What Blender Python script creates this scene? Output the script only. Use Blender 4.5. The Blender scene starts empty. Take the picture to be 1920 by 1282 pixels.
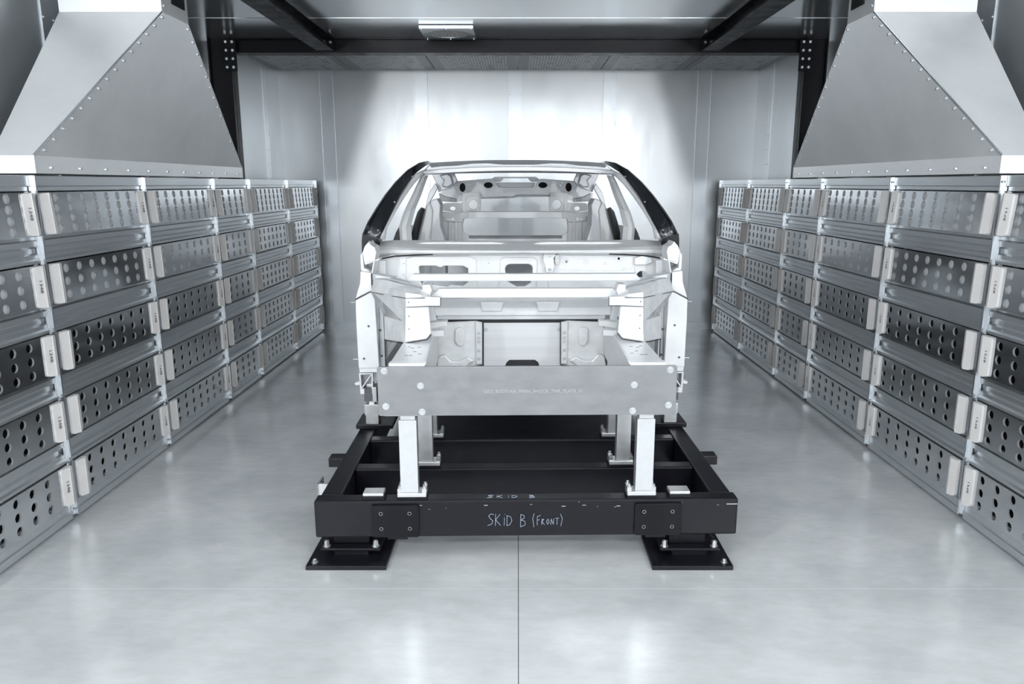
import bpy, bmesh, math, random
from mathutils import Vector, Matrix
from mathutils.geometry import tessellate_polygon
random.seed(7)
SC = bpy.context.scene
COL = SC.collection

# ------------------------------------------------------------------ camera
F, PITCH, H = 1407.0, math.radians(11.9), 1.75
CX, CY = 971.0, 641.0
cp, sp = math.cos(PITCH), math.sin(PITCH)
cd = bpy.data.cameras.new('camera')
cd.sensor_width = 36.0
cd.lens = F / 1920 * 36.0
cd.shift_x = -(CX - 960) / 1920
cd.clip_start = 0.05
cam = bpy.data.objects.new('camera', cd)
COL.objects.link(cam)
cam.location = (0, 0, H)
cam.rotation_euler = (math.pi / 2 - PITCH, 0, 0)
SC.camera = cam

# photo-measuring helpers (world: X right, Y into the room, Z up)
def zAt(y, Y):
    t = (CY - y) / F
    return H + Y * (t * cp - sp) / (cp + t * sp)
def YAt(y, z):
    t = (CY - y) / F
    return (z - H) * (cp + t * sp) / (t * cp - sp)
def dep(Y, z): return Y * cp - (z - H) * sp
def W(x, y, Y):
    z = zAt(y, Y)
    return Vector(((x - CX) / F * dep(Y, z), Y, z))

# ------------------------------------------------------------------ light
SC.view_settings.view_transform = 'Standard'
SC.view_settings.look = 'None'
SC.view_settings.gamma = 1.0
SC.view_settings.use_curve_mapping = False
SC.view_settings.exposure = 0.16
SC.cycles.use_denoising = True
SC.cycles.max_bounces = 10
SC.cycles.glossy_bounces = 6
SC.cycles.diffuse_bounces = 5
SC.cycles.sample_clamp_indirect = 4.0
SC.cycles.caustics_reflective = True
SC.cycles.caustics_refractive = False
SC.cycles.blur_glossy = 0.6

wd = bpy.data.worlds.new('world'); SC.world = wd; wd.use_nodes = True
wd.node_tree.nodes['Background'].inputs[0].default_value = (0.75, 0.82, 0.9, 1)
wd.node_tree.nodes['Background'].inputs[1].default_value = 0.15

FLASH_W, FILL_W = 192, 36
def area(name, loc, rot, sx, sy, power, col=(0.94, 0.975, 1.0), spread=180):
    l = bpy.data.lights.new(name, 'AREA'); l.shape = 'RECTANGLE'
    l.size, l.size_y, l.energy, l.color = sx, sy, power, col
    l.spread = math.radians(spread)
    o = bpy.data.objects.new(name, l); COL.objects.link(o)
    o.location = loc; o.rotation_euler = rot
    return o
BACK = 9.1
area('ceiling_fill', (0, 1.2, 2.9), (0, 0, 0), 2.4, 1.6, FILL_W)  # added fill light with no lamp seen there; lifts car tops and floor
area('front_fill', (0, -2.3, 2.05), (math.radians(86), 0, 0), 3.8, 1.6, 52)  # unseen frontal fill, added to brighten the faces turned to the camera
# the photographer's two flash heads, one in each front corner: the hoods throw the shadow edges on the back wall
for s in (-1, 1):
    kl = bpy.data.lights.new('flash_head', 'POINT')
    kl.energy = FLASH_W; kl.shadow_soft_size = 0.10; kl.color = (0.965, 0.985, 1.0)
    ko = bpy.data.objects.new('flash_head', kl); COL.objects.link(ko); ko.location = (s * 2.46, -0.3, 2.37)

# ------------------------------------------------------------------ materials
def mat(name, col, metallic=0.0, rough=0.5, rvar=0.0, cvar=0.0, scale=4.0, stretch=(1, 1, 1), bump=0.0, bscale=60, spec=0.5, spangle=0.0, coat=0.0):
    m = bpy.data.materials.new(name); m.use_nodes = True
    nt = m.node_tree; b = nt.nodes['Principled BSDF']
    b.inputs['Base Color'].default_value = (*col, 1)
    b.inputs['Metallic'].default_value = metallic
    b.inputs['Roughness'].default_value = rough
    b.inputs['Specular IOR Level'].default_value = spec
    if coat: b.inputs['Coat Weight'].default_value = coat; b.inputs['Coat Roughness'].default_value = 0.15
    if not (rvar or cvar or bump or spangle): return m
    tc = nt.nodes.new('ShaderNodeTexCoord'); mp = nt.nodes.new('ShaderNodeMapping')
    nt.links.new(tc.outputs['Object'], mp.inputs['Vector']); mp.inputs['Scale'].default_value = stretch
    no = nt.nodes.new('ShaderNodeTexNoise'); no.inputs['Scale'].default_value = scale
    no.inputs['Detail'].default_value = 6; no.inputs['Roughness'].default_value = 0.62
    nt.links.new(mp.outputs[0], no.inputs['Vector'])
    if rvar:
        r = nt.nodes.new('ShaderNodeMapRange'); nt.links.new(no.outputs['Fac'], r.inputs['Value'])
        r.inputs['From Min'].default_value = 0.3; r.inputs['From Max'].default_value = 0.7
        r.inputs['To Min'].default_value = max(0.03, rough - rvar); r.inputs['To Max'].default_value = rough + rvar
        nt.links.new(r.outputs[0], b.inputs['Roughness'])
    if cvar or spangle:
        fac = no.outputs['Fac']
        if spangle:
            vo = nt.nodes.new('ShaderNodeTexVoronoi'); vo.inputs['Scale'].default_value = 55
            nt.links.new(mp.outputs[0], vo.inputs['Vector'])
            mx = nt.nodes.new('ShaderNodeMix'); mx.data_type = 'FLOAT'; mx.inputs[0].default_value = spangle
            nt.links.new(no.outputs['Fac'], mx.inputs[2]); nt.links.new(vo.outputs['Color'], mx.inputs[3])
            fac = mx.outputs[0]
        rr = nt.nodes.new('ShaderNodeValToRGB')
        nt.links.new(fac, rr.inputs[0])
        rr.color_ramp.elements[0].position = 0.3; rr.color_ramp.elements[1].position = 0.7
        rr.color_ramp.elements[0].color = (*[max(0, c * (1 - cvar)) for c in col], 1)
        rr.color_ramp.elements[1].color = (*[min(1, c * (1 + cvar)) for c in col], 1)
        nt.links.new(rr.outputs[0], b.inputs['Base Color'])
    if bump:
        n2 = nt.nodes.new('ShaderNodeTexNoise'); n2.inputs['Scale'].default_value = bscale
        n2.inputs['Detail'].default_value = 3
        nt.links.new(mp.outputs[0], n2.inputs['Vector'])
        bp = nt.nodes.new('ShaderNodeBump'); bp.inputs['Strength'].default_value = bump; bp.inputs['Distance'].default_value = 0.004
        nt.links.new(n2.outputs['Fac'], bp.inputs['Height']); nt.links.new(bp.outputs[0], b.inputs['Normal'])
    return m

M = {}
M['wall']   = mat('wall_sheet_steel', (0.63, 0.65, 0.665), 0.85, 0.36, 0.06, 0.05, 2.2, (1, 1, 0.35), 0.03, 14)
M['trim']   = mat('trim_sheet_steel', (0.66, 0.69, 0.72), 0.85, 0.33, 0.05, 0.04, 3, (1, 1, 0.3))
M['ceil']   = mat('ceiling_sheet_steel', (0.76, 0.785, 0.80), 0.8, 0.16, 0.03, 0.04, 1.6)
M['galv']   = mat('galvanised_steel', (0.66, 0.68, 0.70), 0.92, 0.24, 0.0, 0.04, 5)
M['panel']  = mat('perforated_steel', (0.66, 0.68, 0.70), 0.95, 0.12, 0.0, 0.06, 6, (1, 1, 1))
M['rail']   = mat('rail_steel', (0.68, 0.705, 0.725), 0.85, 0.29, 0.0, 0.05, 5, (1, 0.25, 3))
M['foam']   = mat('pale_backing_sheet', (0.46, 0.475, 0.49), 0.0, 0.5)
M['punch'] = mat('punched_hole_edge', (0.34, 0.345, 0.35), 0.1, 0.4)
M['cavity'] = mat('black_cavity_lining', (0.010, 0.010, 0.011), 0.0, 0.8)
M['clip']   = mat('white_plastic', (0.66, 0.635, 0.62), 0.0, 0.42, 0.05, 0.04, 18)
M['hood']   = mat('hood_sheet_steel', (0.90, 0.905, 0.91), 0.5, 0.36, 0.05, 0.05, 2.5, (1, 1, 1), 0.02, 10)
M['rivet']  = mat('bright_rivet', (0.8, 0.82, 0.84), 1.0, 0.25)
M['black']  = mat('black_steel', (0.004, 0.004, 0.006), 0.0, 0.4, 0.1, 0.4, 9, (1, 1, 1), 0, 90, 0.18)
M['frame']  = mat('black_frame_paint', (0.005, 0.005, 0.008), 0.0, 0.36, 0.06, 0.3, 6, (1, 1, 1), 0, 60, 0.25)
M['alu']    = mat('bare_aluminium', (0.80, 0.805, 0.81), 0.2, 0.42, 0.07, 0.05, 8)
M['cast']   = mat('cast_aluminium', (0.80, 0.805, 0.81), 0.2, 0.48, 0.07, 0.10, 14, (1, 1, 1), 0.06, 40)
M['alu2']   = mat('pressed_aluminium', (0.70, 0.71, 0.73), 0.4, 0.4, 0.06, 0.05, 6)
M['extr']   = mat('extruded_aluminium', (0.76, 0.765, 0.78), 0.3, 0.38, 0.05, 0.05, 3, (0.2, 1, 22))
M['bodyblk']= mat('black_body_panel', (0.008, 0.009, 0.012), 0.0, 0.12, 0, 0, 4, (1, 1, 1), 0, 60, 0.5, 0, 0.6)
M['plate']  = mat('mill_finish_plate', (0.27, 0.272, 0.28), 0.9, 0.42, 0.08, 0.10, 9, (1, 1, 2.5))
M['machined'] = mat('machined_aluminium', (0.60, 0.605, 0.615), 0.75, 0.34, 0.06, 0.05, 20)
M['bolt']   = mat('zinc_bolt', (0.58, 0.59, 0.58), 0.9, 0.3)
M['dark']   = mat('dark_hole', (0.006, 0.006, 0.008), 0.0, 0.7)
M['seal_shade']   = mat('dark_seal_and_shade', (0.02, 0.02, 0.024), 0.0, 0.6)
M['chalk']  = mat('chalk_line', (0.42, 0.50, 0.62), 0.0, 0.8)
M['etch']   = mat('etched_lettering', (0.42, 0.42, 0.43), 0.6, 0.5)
M['ink']    = mat('grey_ink', (0.12, 0.12, 0.13), 0.0, 0.7)

# floor: large aluminium sheets with joints
m = bpy.data.materials.new('floor_aluminium_sheet'); m.use_nodes = True
nt = m.node_tree; b = nt.nodes['Principled BSDF']
tc = nt.nodes.new('ShaderNodeTexCoord'); sep = nt.nodes.new('ShaderNodeSeparateXYZ')
nt.links.new(tc.outputs['Object'], sep.inputs[0])
def nmath(op, a, b_=None, c=None):
    n = nt.nodes.new('ShaderNodeMath'); n.operation = op
    for i, v in enumerate((a, b_, c)):
        if v is None: continue
        if isinstance(v, (int, float)): n.inputs[i].default_value = v
        else: nt.links.new(v, n.inputs[i])
    return n.outputs[0]
n1 = nt.nodes.new('ShaderNodeTexNoise'); n1.inputs['Scale'].default_value = 2.2; n1.inputs['Detail'].default_value = 2.5; n1.inputs['Roughness'].default_value = 0.5; n1.inputs['Distortion'].default_value = 0.2
nt.links.new(tc.outputs['Object'], n1.inputs['Vector'])
rp = nt.nodes.new('ShaderNodeValToRGB'); nt.links.new(n1.outputs['Fac'], rp.inputs[0])
rp.color_ramp.elements[0].position = 0.1; rp.color_ramp.elements[1].position = 0.9
rp.color_ramp.elements[0].color = (0.54, 0.56, 0.57, 1); rp.color_ramp.elements[1].color = (0.88, 0.89, 0.895, 1)
ycell = nmath('ABSOLUTE', nmath('SUBTRACT', nmath('FRACT', nmath('ADD', nmath('DIVIDE', nmath('SUBTRACT', sep.outputs['Y'], 3.02), 1.3525), 20.5)), 0.5))
yl = nmath('LESS_THAN', ycell, 0.0016)
xl = nmath('LESS_THAN', nmath('ABSOLUTE', nmath('SUBTRACT', sep.outputs['X'], 0.002)), 0.0018)
m1 = nt.nodes.new('ShaderNodeMix'); m1.data_type = 'RGBA'; nt.links.new(yl, m1.inputs[0])
n2 = nt.nodes.new('ShaderNodeTexNoise'); n2.inputs['Scale'].default_value = 9; n2.inputs['Detail'].default_value = 6; n2.inputs['Roughness'].default_value = 0.65
mp2 = nt.nodes.new('ShaderNodeMapping'); mp2.inputs['Scale'].default_value = (1, 2.2, 1); mp2.inputs['Rotation'].default_value = (0, 0, 0.3)
nt.links.new(tc.outputs['Object'], mp2.inputs['Vector']); nt.links.new(mp2.outputs[0], n2.inputs['Vector'])
mr2 = nt.nodes.new('ShaderNodeMapRange'); nt.links.new(n2.outputs['Fac'], mr2.inputs['Value'])
mr2.inputs['From Min'].default_value = 0.1; mr2.inputs['From Max'].default_value = 0.9; mr2.inputs['To Min'].default_value = 0.86; mr2.inputs['To Max'].default_value = 1.12
vm2 = nt.nodes.new('ShaderNodeVectorMath'); vm2.operation = 'SCALE'; nt.links.new(rp.outputs[0], vm2.inputs[0]); nt.links.new(mr2.outputs[0], vm2.inputs['Scale'])
nt.links.new(vm2.outputs[0], m1.inputs[6]); m1.inputs[7].default_value = (0.85, 0.87, 0.88, 1)
m2 = nt.nodes.new('ShaderNodeMix'); m2.data_type = 'RGBA'; nt.links.new(xl, m2.inputs[0]); nt.links.new(m1.outputs[2], m2.inputs[6]); m2.inputs[7].default_value = (0.12, 0.125, 0.13, 1)
nt.links.new(m2.outputs[2], b.inputs['Base Color'])
rr = nt.nodes.new('ShaderNodeMapRange'); nt.links.new(n1.outputs['Fac'], rr.inputs['Value'])
rr.inputs['From Min'].default_value = 0.0; rr.inputs['From Max'].default_value = 1.0
rr.inputs['To Min'].default_value = 0.22; rr.inputs['To Max'].default_value = 0.20
nt.links.new(rr.outputs[0], b.inputs['Roughness'])
b.inputs['Metallic'].default_value = 0.3
M['floor'] = m

# perforated ceiling sheet: pattern of pierced holes
m = bpy.data.materials.new('perforated_ceiling_sheet'); m.use_nodes = True
nt = m.node_tree; b = nt.nodes['Principled BSDF']
tc = nt.nodes.new('ShaderNodeTexCoord'); sep = nt.nodes.new('ShaderNodeSeparateXYZ')
nt.links.new(tc.outputs['Object'], sep.inputs[0])
PIT = 0.03
u = nmath('SUBTRACT', nmath('FRACT', nmath('DIVIDE', sep.outputs['X'], PIT)), 0.5)
v = nmath('SUBTRACT', nmath('FRACT', nmath('DIVIDE', sep.outputs['Y'], PIT * 1.6)), 0.5)
rad = nmath('SQRT', nmath('ADD', nmath('MULTIPLY', u, u), nmath('MULTIPLY', v, v)))
hole = nmath('LESS_THAN', rad, 0.33)
inx = nmath('LESS_THAN', nmath('ABSOLUTE', sep.outputs['X']), 0.36)
hole = nmath('MULTIPLY', hole, inx)
nz = nt.nodes.new('ShaderNodeTexNoise'); nz.inputs['Scale'].default_value = 9; nz.inputs['Detail'].default_value = 4
nt.links.new(tc.outputs['Object'], nz.inputs['Vector'])
h2 = nmath('MULTIPLY', hole, nmath('GREATER_THAN', nz.outputs['Fac'], 0.42))
mx = nt.nodes.new('ShaderNodeMix'); mx.data_type = 'RGBA'; nt.links.new(h2, mx.inputs[0])
mx.inputs[6].default_value = (0.30, 0.315, 0.33, 1); mx.inputs[7].default_value = (0.92, 0.94, 0.95, 1)
nt.links.new(mx.outputs[2], b.inputs['Base Color'])
b.inputs['Metallic'].default_value = 0.15; b.inputs['Roughness'].default_value = 0.45
M['perf'] = m

# ------------------------------------------------------------------ mesh builder
class B:
    def __init__(s): s.v = []; s.f = []
    def add(s, pts, faces):
        o = len(s.v); s.v += [tuple(p) for p in pts]
        s.f += [tuple(i + o for i in f) for f in faces]
        return s
    def box(s, x0, x1, y0, y1, z0, z1):
        return s.hexa([(x0, y0, z0), (x1, y0, z0), (x1, y1, z0), (x0, y1, z0), (x0, y0, z1), (x1, y0, z1), (x1, y1, z1), (x0, y1, z1)])
    def hexa(s, p):
        return s.add(p, [(3, 2, 1, 0), (4, 5, 6, 7), (0, 1, 5, 4), (1, 2, 6, 5), (2, 3, 7, 6), (3, 0, 4, 7)])
    def prism(s, poly, vec):
        poly = [Vector(p) for p in poly]; vec = Vector(vec); n = len(poly)
        return s.add(poly + [p + vec for p in poly],
                     [tuple(range(n)), tuple(range(2 * n - 1, n - 1, -1))] + [(i, i + n, (i + 1) % n + n, (i + 1) % n) for i in range(n)])
    def cyl(s, p0, p1, r0, r1=None, n=12):
        p0, p1 = Vector(p0), Vector(p1); r1 = r0 if r1 is None else r1
        d = (p1 - p0).normalized(); a = d.orthogonal().normalized(); c = d.cross(a)
        ring = lambda p, r: [p + (a * math.cos(t) + c * math.sin(t)) * r for t in [2 * math.pi * i / n for i in range(n)]]
        return s.add(ring(p0, r0) + ring(p1, r1), [tuple(range(n)), tuple(range(2 * n - 1, n - 1, -1))] + [(i, i + n, (i + 1) % n + n, (i + 1) % n) for i in range(n)])
    def loft(s, rings, closed=True, caps=True):
        n = len(rings[0]); pts = [p for r in rings for p in r]; fs = []
        for k in range(len(rings) - 1):
            for i in range(n if closed else n - 1):
                j = (i + 1) % n
                fs.append((k * n + i, k * n + j, (k + 1) * n + j, (k + 1) * n + i))
        if caps and closed: fs += [tuple(range(n)), tuple(range((len(rings) - 1) * n, len(rings) * n))]
        return s.add(pts, fs)
    def grid_solid(s, rows, vec):
        # rows of points -> sheet thickened by vec
        n = len(rows[0]); m = len(rows); vec = Vector(vec)
        p = [Vector(q) for r in rows for q in r]; k = len(p); fs = []
        for a in range(m - 1):
            for c in range(n - 1):
                q = (a * n + c, a * n + c + 1, (a + 1) * n + c + 1, (a + 1) * n + c)
                fs.append(q); fs.append(tuple(i + k for i in reversed(q)))
        rim = [c for c in range(n)] + [a * n + n - 1 for a in range(1, m)] + [(m - 1) * n + c for c in range(n - 2, -1, -1)] + [a * n for a in range(m - 2, 0, -1)]
        for i in range(len(rim)):
            a, c = rim[i], rim[(i + 1) % len(rim)]
            fs.append((c, a, a + k, c + k))
        return s.add(p + [q + vec for q in p], fs)
    def plate(s, outline, holes, vec):
        # planar outline with holes (3D points), extruded by vec
        loops = [[Vector(p) for p in outline]] + [[Vector(p) for p in h] for h in holes]
        flat = [p for l in loops for p in l]; k = len(flat); vec = Vector(vec)
        tris = tessellate_polygon(loops)
        fs = [tuple(t) for t in tris] + [tuple(i + k for i in reversed(t)) for t in tris]
        o = 0
        for l in loops:
            n = len(l)
            fs += [(o + i, o + (i + 1) % n, o + (i + 1) % n + k, o + i + k) for i in range(n)]
            o += n
        return s.add(flat + [p + vec for p in flat], fs)
    def ball(s, c, r, n=8, m=4):
        c = Vector(c); pts = []; fs = []
        for j in range(1, m):
            t = math.pi * j / m
            pts += [c + Vector((math.sin(t) * math.cos(2 * math.pi * i / n), math.sin(t) * math.sin(2 * math.pi * i / n), math.cos(t))) * r for i in range(n)]
        pts += [c + Vector((0, 0, r)), c - Vector((0, 0, r))]; T, Bm = len(pts) - 2, len(pts) - 1
        for j in range(m - 2):
            for i in range(n): fs.append((j * n + i, (j + 1) * n + i, (j + 1) * n + (i + 1) % n, j * n + (i + 1) % n))
        for i in range(n):
            fs.append((T, i, (i + 1) % n)); fs.append((Bm, (m - 2) * n + (i + 1) % n, (m - 2) * n + i))
        return s.add(pts, fs)
    def mirror(s):
        n = len(s.v); s.v += [(-x, y, z) for x, y, z in s.v]
        s.f += [tuple(reversed([i + n for i in f])) for f in list(s.f)]
        return s
    def flip(s):
        s.v = [(-x, y, z) for x, y, z in s.v]; s.f = [tuple(reversed(f)) for f in s.f]
        return s
    def mesh(s, name, m, smooth=False):
        me = bpy.data.meshes.new(name); me.from_pydata(s.v, [], s.f)
        bm = bmesh.new(); bm.from_mesh(me)
        bmesh.ops.recalc_face_normals(bm, faces=bm.faces)
        bm.to_mesh(me); bm.free()
        me.materials.append(m)
        if smooth:
            for p in me.polygons: p.use_smooth = True
        return me
    def build(s, name, m, parent=None, bevel=0.0, smooth=False, seg=2):
        o = bpy.data.objects.new(name, s.mesh(name, m, smooth)); COL.objects.link(o)
        if parent: o.parent = parent
        if bevel:
            md = o.modifiers.new('bevel', 'BEVEL'); md.width = bevel; md.segments = seg; md.limit_method = 'ANGLE'; md.angle_limit = math.radians(35)
        return o

def each(b_, name, m, parent):
    # every loose piece of the builder becomes a part of its own
    par = list(range(len(b_.v)))
    def find(i):
        while par[i] != i: par[i] = par[par[i]]; i = par[i]
        return i
    for f in b_.f:
        for i in f[1:]: par[find(i)] = find(f[0])
    gr = {}
    for f in b_.f: gr.setdefault(find(f[0]), []).append(f)
    # pieces that share a centre line (washer + head) stay together
    cl = []
    for k_, fs in gr.items():
        ids = sorted({i for f in fs for i in f}); c = sum((Vector(b_.v[i]) for i in ids), Vector()) / len(ids)
        for e in cl:
            if (e[0] - c).length < 0.03 * EACH_JOIN: e[1] += fs; break
        else: cl.append([c, list(fs)])
    for c, fs in cl:
        ids = sorted({i for f in fs for i in f}); mp = {i: j for j, i in enumerate(ids)}
        q = B(); q.v = [b_.v[i] for i in ids]; q.f = [tuple(mp[i] for i in f) for f in fs]
        q.build(name, m, parent)
EACH_JOIN = 0.5
def tag(o, label=None, cat=None, group=None, kind=None):
    if label: o['label'] = label
    if cat: o['category'] = cat
    if group: o['group'] = group
    if kind: o['kind'] = kind
    return o
def empty(name, loc=(0, 0, 0), rz=0.0, label=None, cat=None, group=None):
    o = bpy.data.objects.new(name, None); COL.objects.link(o)
    o.location = loc; o.rotation_euler = (0, 0, rz); o.empty_display_size = 0.1
    return tag(o, label, cat, group)
def struct(b_, name, m, bevel=0.0):
    return tag(b_.build(name, m, None, bevel), kind='structure')

def ellipse(cx, cz, rx, rz, y, n=16):
    return [(cx + rx * math.cos(2 * math.pi * i / n), y, cz + rz * math.sin(2 * math.pi * i / n)) for i in range(n)]
def rrect(x0, x1, z0, z1, r, n=4):
    out = []
    for (cx, cz, a0) in ((x1 - r, z1 - r, 0), (x0 + r, z1 - r, 90), (x0 + r, z0 + r, 180), (x1 - r, z0 + r, 270)):
        for i in range(n + 1):
            a = math.radians(a0 + 90 * i / n); out.append((cx + r * math.cos(a), cz + r * math.sin(a)))
    return out

# ------------------------------------------------------------------ the room
ZC, ZP = 3.0, 3.03          # chamber ceiling, rear plenum
XW, XA = 2.77, 2.77         # chamber side walls, rear alcove side walls
YB = 7.0                    # the black portal
struct(B().box(-XW, XW, -2.6, BACK + 0.1, -0.08, 0.0), 'floor', M['floor'])
struct(B().box(-XW - 0.1, XW + 0.1, -2.6, YB + 0.12, ZC, ZC + 0.08), 'ceiling', M['ceil'])
struct(B().box(-XA - 0.1, XA + 0.1, YB + 0.12, BACK + 0.1, ZP + 0.03, ZP + 0.1), 'ceiling_rear', M['wall'])
struct(B().box(-XW - 0.1, -XW, -2.6, YB, 0, ZC), 'wall_left', M['wall'])
struct(B().box(XW, XW + 0.1, -2.6, YB, 0, ZC), 'wall_right', M['wall'])
struct(B().box(-XW - 0.1, -XA, YB, BACK, 0, ZP + 0.05), 'wall_left_rear', M['wall'])
struct(B().box(XA, XW + 0.1, YB, BACK, 0, ZP + 0.05), 'wall_right_rear', M['wall'])
struct(B().box(-XW - 0.1, XW + 0.1, BACK, BACK + 0.1, 0, ZP + 0.05), 'wall_back', M['wall'])
struct(B().box(-XW - 0.1, XW + 0.1, -2.7, -2.6, 0, ZC), 'wall_front', M['wall'])
struct(B().box(-XA, XA, BACK - 0.025, BACK, 0.0, 0.085), 'baseboard_back', M['trim'])
k = 0
for x in (-2.22, -1.125, -0.03, 1.07, 2.16):
    k += 1
    b_ = B().box(x - 0.08, x + 0.08, BACK - 0.006, BACK, 0.09, ZP)
    for e in (-0.076, 0.076): b_.box(x + e - 0.005, x + e + 0.005, BACK - 0.014, BACK - 0.005, 0.09, ZP)
    for i in range(18):
        for e in (-0.062, 0.062): b_.ball((x + e, BACK - 0.007, 0.2 + i * 0.16), 0.005, 6, 3)
    struct(b_, 'trim_%d' % k, M['trim'])
for s in (-1, 1):
    for y0, y1 in ((7.30, 7.42), (8.52, 8.64)):
        k += 1
        b_ = B().box(s * (XA - 0.006), s * XA, y0, y1, 0.0, ZP)
        for i in range(18):
            for y in (y0 + 0.015, y1 - 0.015): b_.ball((s * (XA - 0.007), y, 0.2 + i * 0.16), 0.006, 6, 3)
        struct(b_, 'trim_%d' % k, M['trim'])
    for y0 in (3.55, 4.65, 5.75):
        k += 1
        b_ = B().box(s * (XW - 0.008), s * XW, y0, y0 + 0.13, 0.0, ZC)
        for i in range(12):
            for y in (y0 + 0.015, y0 + 0.115): b_.ball((s * (XW - 0.009), y, 0.3 + i * 0.24), 0.009, 6, 3)
        struct(b_, 'trim_%d' % k, M['trim'])
# ceiling seam
k += 1
struct(B().box(-XW, XW, 6.17, 6.176, ZC - 0.003, ZC), 'trim_%d' % k, M['ceil'])

# perforated plenum panels over the alcove
edges = [-2.77, -1.89, -0.945, 0.0, 0.945, 1.89, 2.77]
where = ['at the far left end of the alcove ceiling', 'second from the left over the back wall', 'just left of the centre seam over the back wall',
         'just right of the centre seam over the back wall', 'second from the right over the back wall', 'at the far right end of the alcove ceiling']
for i in range(6):
    x0, x1 = edges[i], edges[i + 1]; c = (x0 + x1) / 2; hw = (x1 - x0) / 2 - 0.004
    b_ = B().box(-hw, hw, -0.95, 0.95, 0, 0.03)
    o = b_.build('perforated_ceiling_panel', M['perf'])
    o.location = (c, 8.12, ZP)
    tag(o, 'perforated sheet steel ceiling panel ' + where[i], 'ceiling panel', 'perforated ceiling panels over the back wall')

# black steel portal
def beam_label(o, l): return tag(o, l, 'beam')
Yf = YB
b_ = B().box(-2.52, 2.52, Yf, Yf + 0.012, 2.885, ZC).box(-2.52, 2.52, Yf - 0.03, Yf + 0.12, 2.875, 2.888).box(-2.52, 2.52, Yf - 0.03, Yf + 0.12, ZC - 0.012, ZC - 0.001)
t = empty('cross_beam', (0, 0, 0), 0, 'black steel cross beam spanning the room under the ceiling', 'beam')
b_.build('beam_section', M['black'], t)
for x in (-1.65, 1.65):
    g = B().box(x - 0.04 + (0.0), x + 0.04, Yf - 0.036, Yf - 0.03, 2.885, ZC - 0.012).build('gusset_plate', M['black'], t)
    q = B()
    for z in (2.91, 2.96):
        q.cyl((x - 0.012 * (1 if x < 0 else -1) * -1, Yf - 0.036, z), (x - 0.012 * (1 if x < 0 else -1) * -1, Yf - 0.05, z), 0.014, 0.012, 8)
    each(q, 'bolt', M['rivet'], g)
for s, nm in ((-1, 'left'), (1, 'right')):
    t = empty('ceiling_beam', (s * 1.68, 0, 0), 0, 'black steel ceiling beam running towards the camera on the %s side' % nm, 'beam', 'black longitudinal ceiling beams')
    B().box(-0.075, 0.075, -2.5, Yf - 0.04, 2.885, 2.9).box(-0.012, 0.012, -2.5, Yf - 0.04, 2.9, ZC - 0.01).box(-0.075, 0.075, -2.5, Yf - 0.04, ZC - 0.012, ZC - 0.001).build('beam_section', M['black'], t)
    t = empty('steel_column', (s * 2.62, YB, 0), 0, 'black steel column behind the %s hood' % nm, 'column', 'black portal columns')
    B().box(-0.10, 0.10, 0.0, 0.012, 0, ZC - 0.001).box(-0.10, -0.088, -0.04, 0.1, 0, ZC - 0.001).box(0.088, 0.10, -0.04, 0.1, 0, ZC - 0.001).build('column_section', M['black'], t)
    g = B().box(-0.0 - s * 0.1 - 0.055, -s * 0.1 + 0.055, -0.055, -0.043, 2.72, ZC - 0.02).build('gusset_plate', M['black'], t)
    q = B()
    for x in (-0.028, 0.028):
        for z in (2.75, 2.82, 2.89, 2.96): q.cyl((-s * 0.1 + x, -0.055, z), (-s * 0.1 + x, -0.068, z), 0.014, 0.012, 8)
    each(q, 'bolt', M['rivet'], g)

# round ceiling vent
vy = (YAt(46, ZC), YAt(67, ZC)); vy = (min(vy), min(max(vy), YB - 0.04))
vx0 = (798 - CX) / F * dep(vy[1], ZC); vx1 = (893 - CX) / F * dep(vy[1], ZC)
t = empty('ceiling_vent', ((vx0 + vx1) / 2, (vy[0] + vy[1]) / 2, ZC - 0.03), 0, 'square sheet metal ceiling vent with round wire grille', 'vent')
hx, hy = (vx1 - vx0) / 2, (vy[1] - vy[0]) / 2
R = min(hx, hy) * 0.78
ring = [(R * math.cos(a), R * math.sin(a), 0) for a in [2 * math.pi * i / 28 for i in range(28)]]
b_ = B().plate([(-hx, -hy, 0), (hx, -hy, 0), (hx, hy, 0), (-hx, hy, 0)], [ring], (0, 0, 0.025))
for x in (-1, 0, 1):
    for y in (-1, 1): b_.ball((x * (hx - 0.02), y * (hy - 0.02), -0.002), 0.008, 6, 3)
b_.build('frame', M['trim'], t)
b_ = B()
for i in range(15):
    x = -R + 2 * R * (i + 0.5) / 15; w = math.sqrt(R * R - x * x)
    b_.box(x - 0.004, x + 0.004, -w, w, 0.004, 0.009); b_.box(-w, w, x - 0.004, x + 0.004, 0.010, 0.014)
b_.box(-R, R, -R, R, 0.022, 0.026)
b_.build('grille', M['clip'], t)

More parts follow.
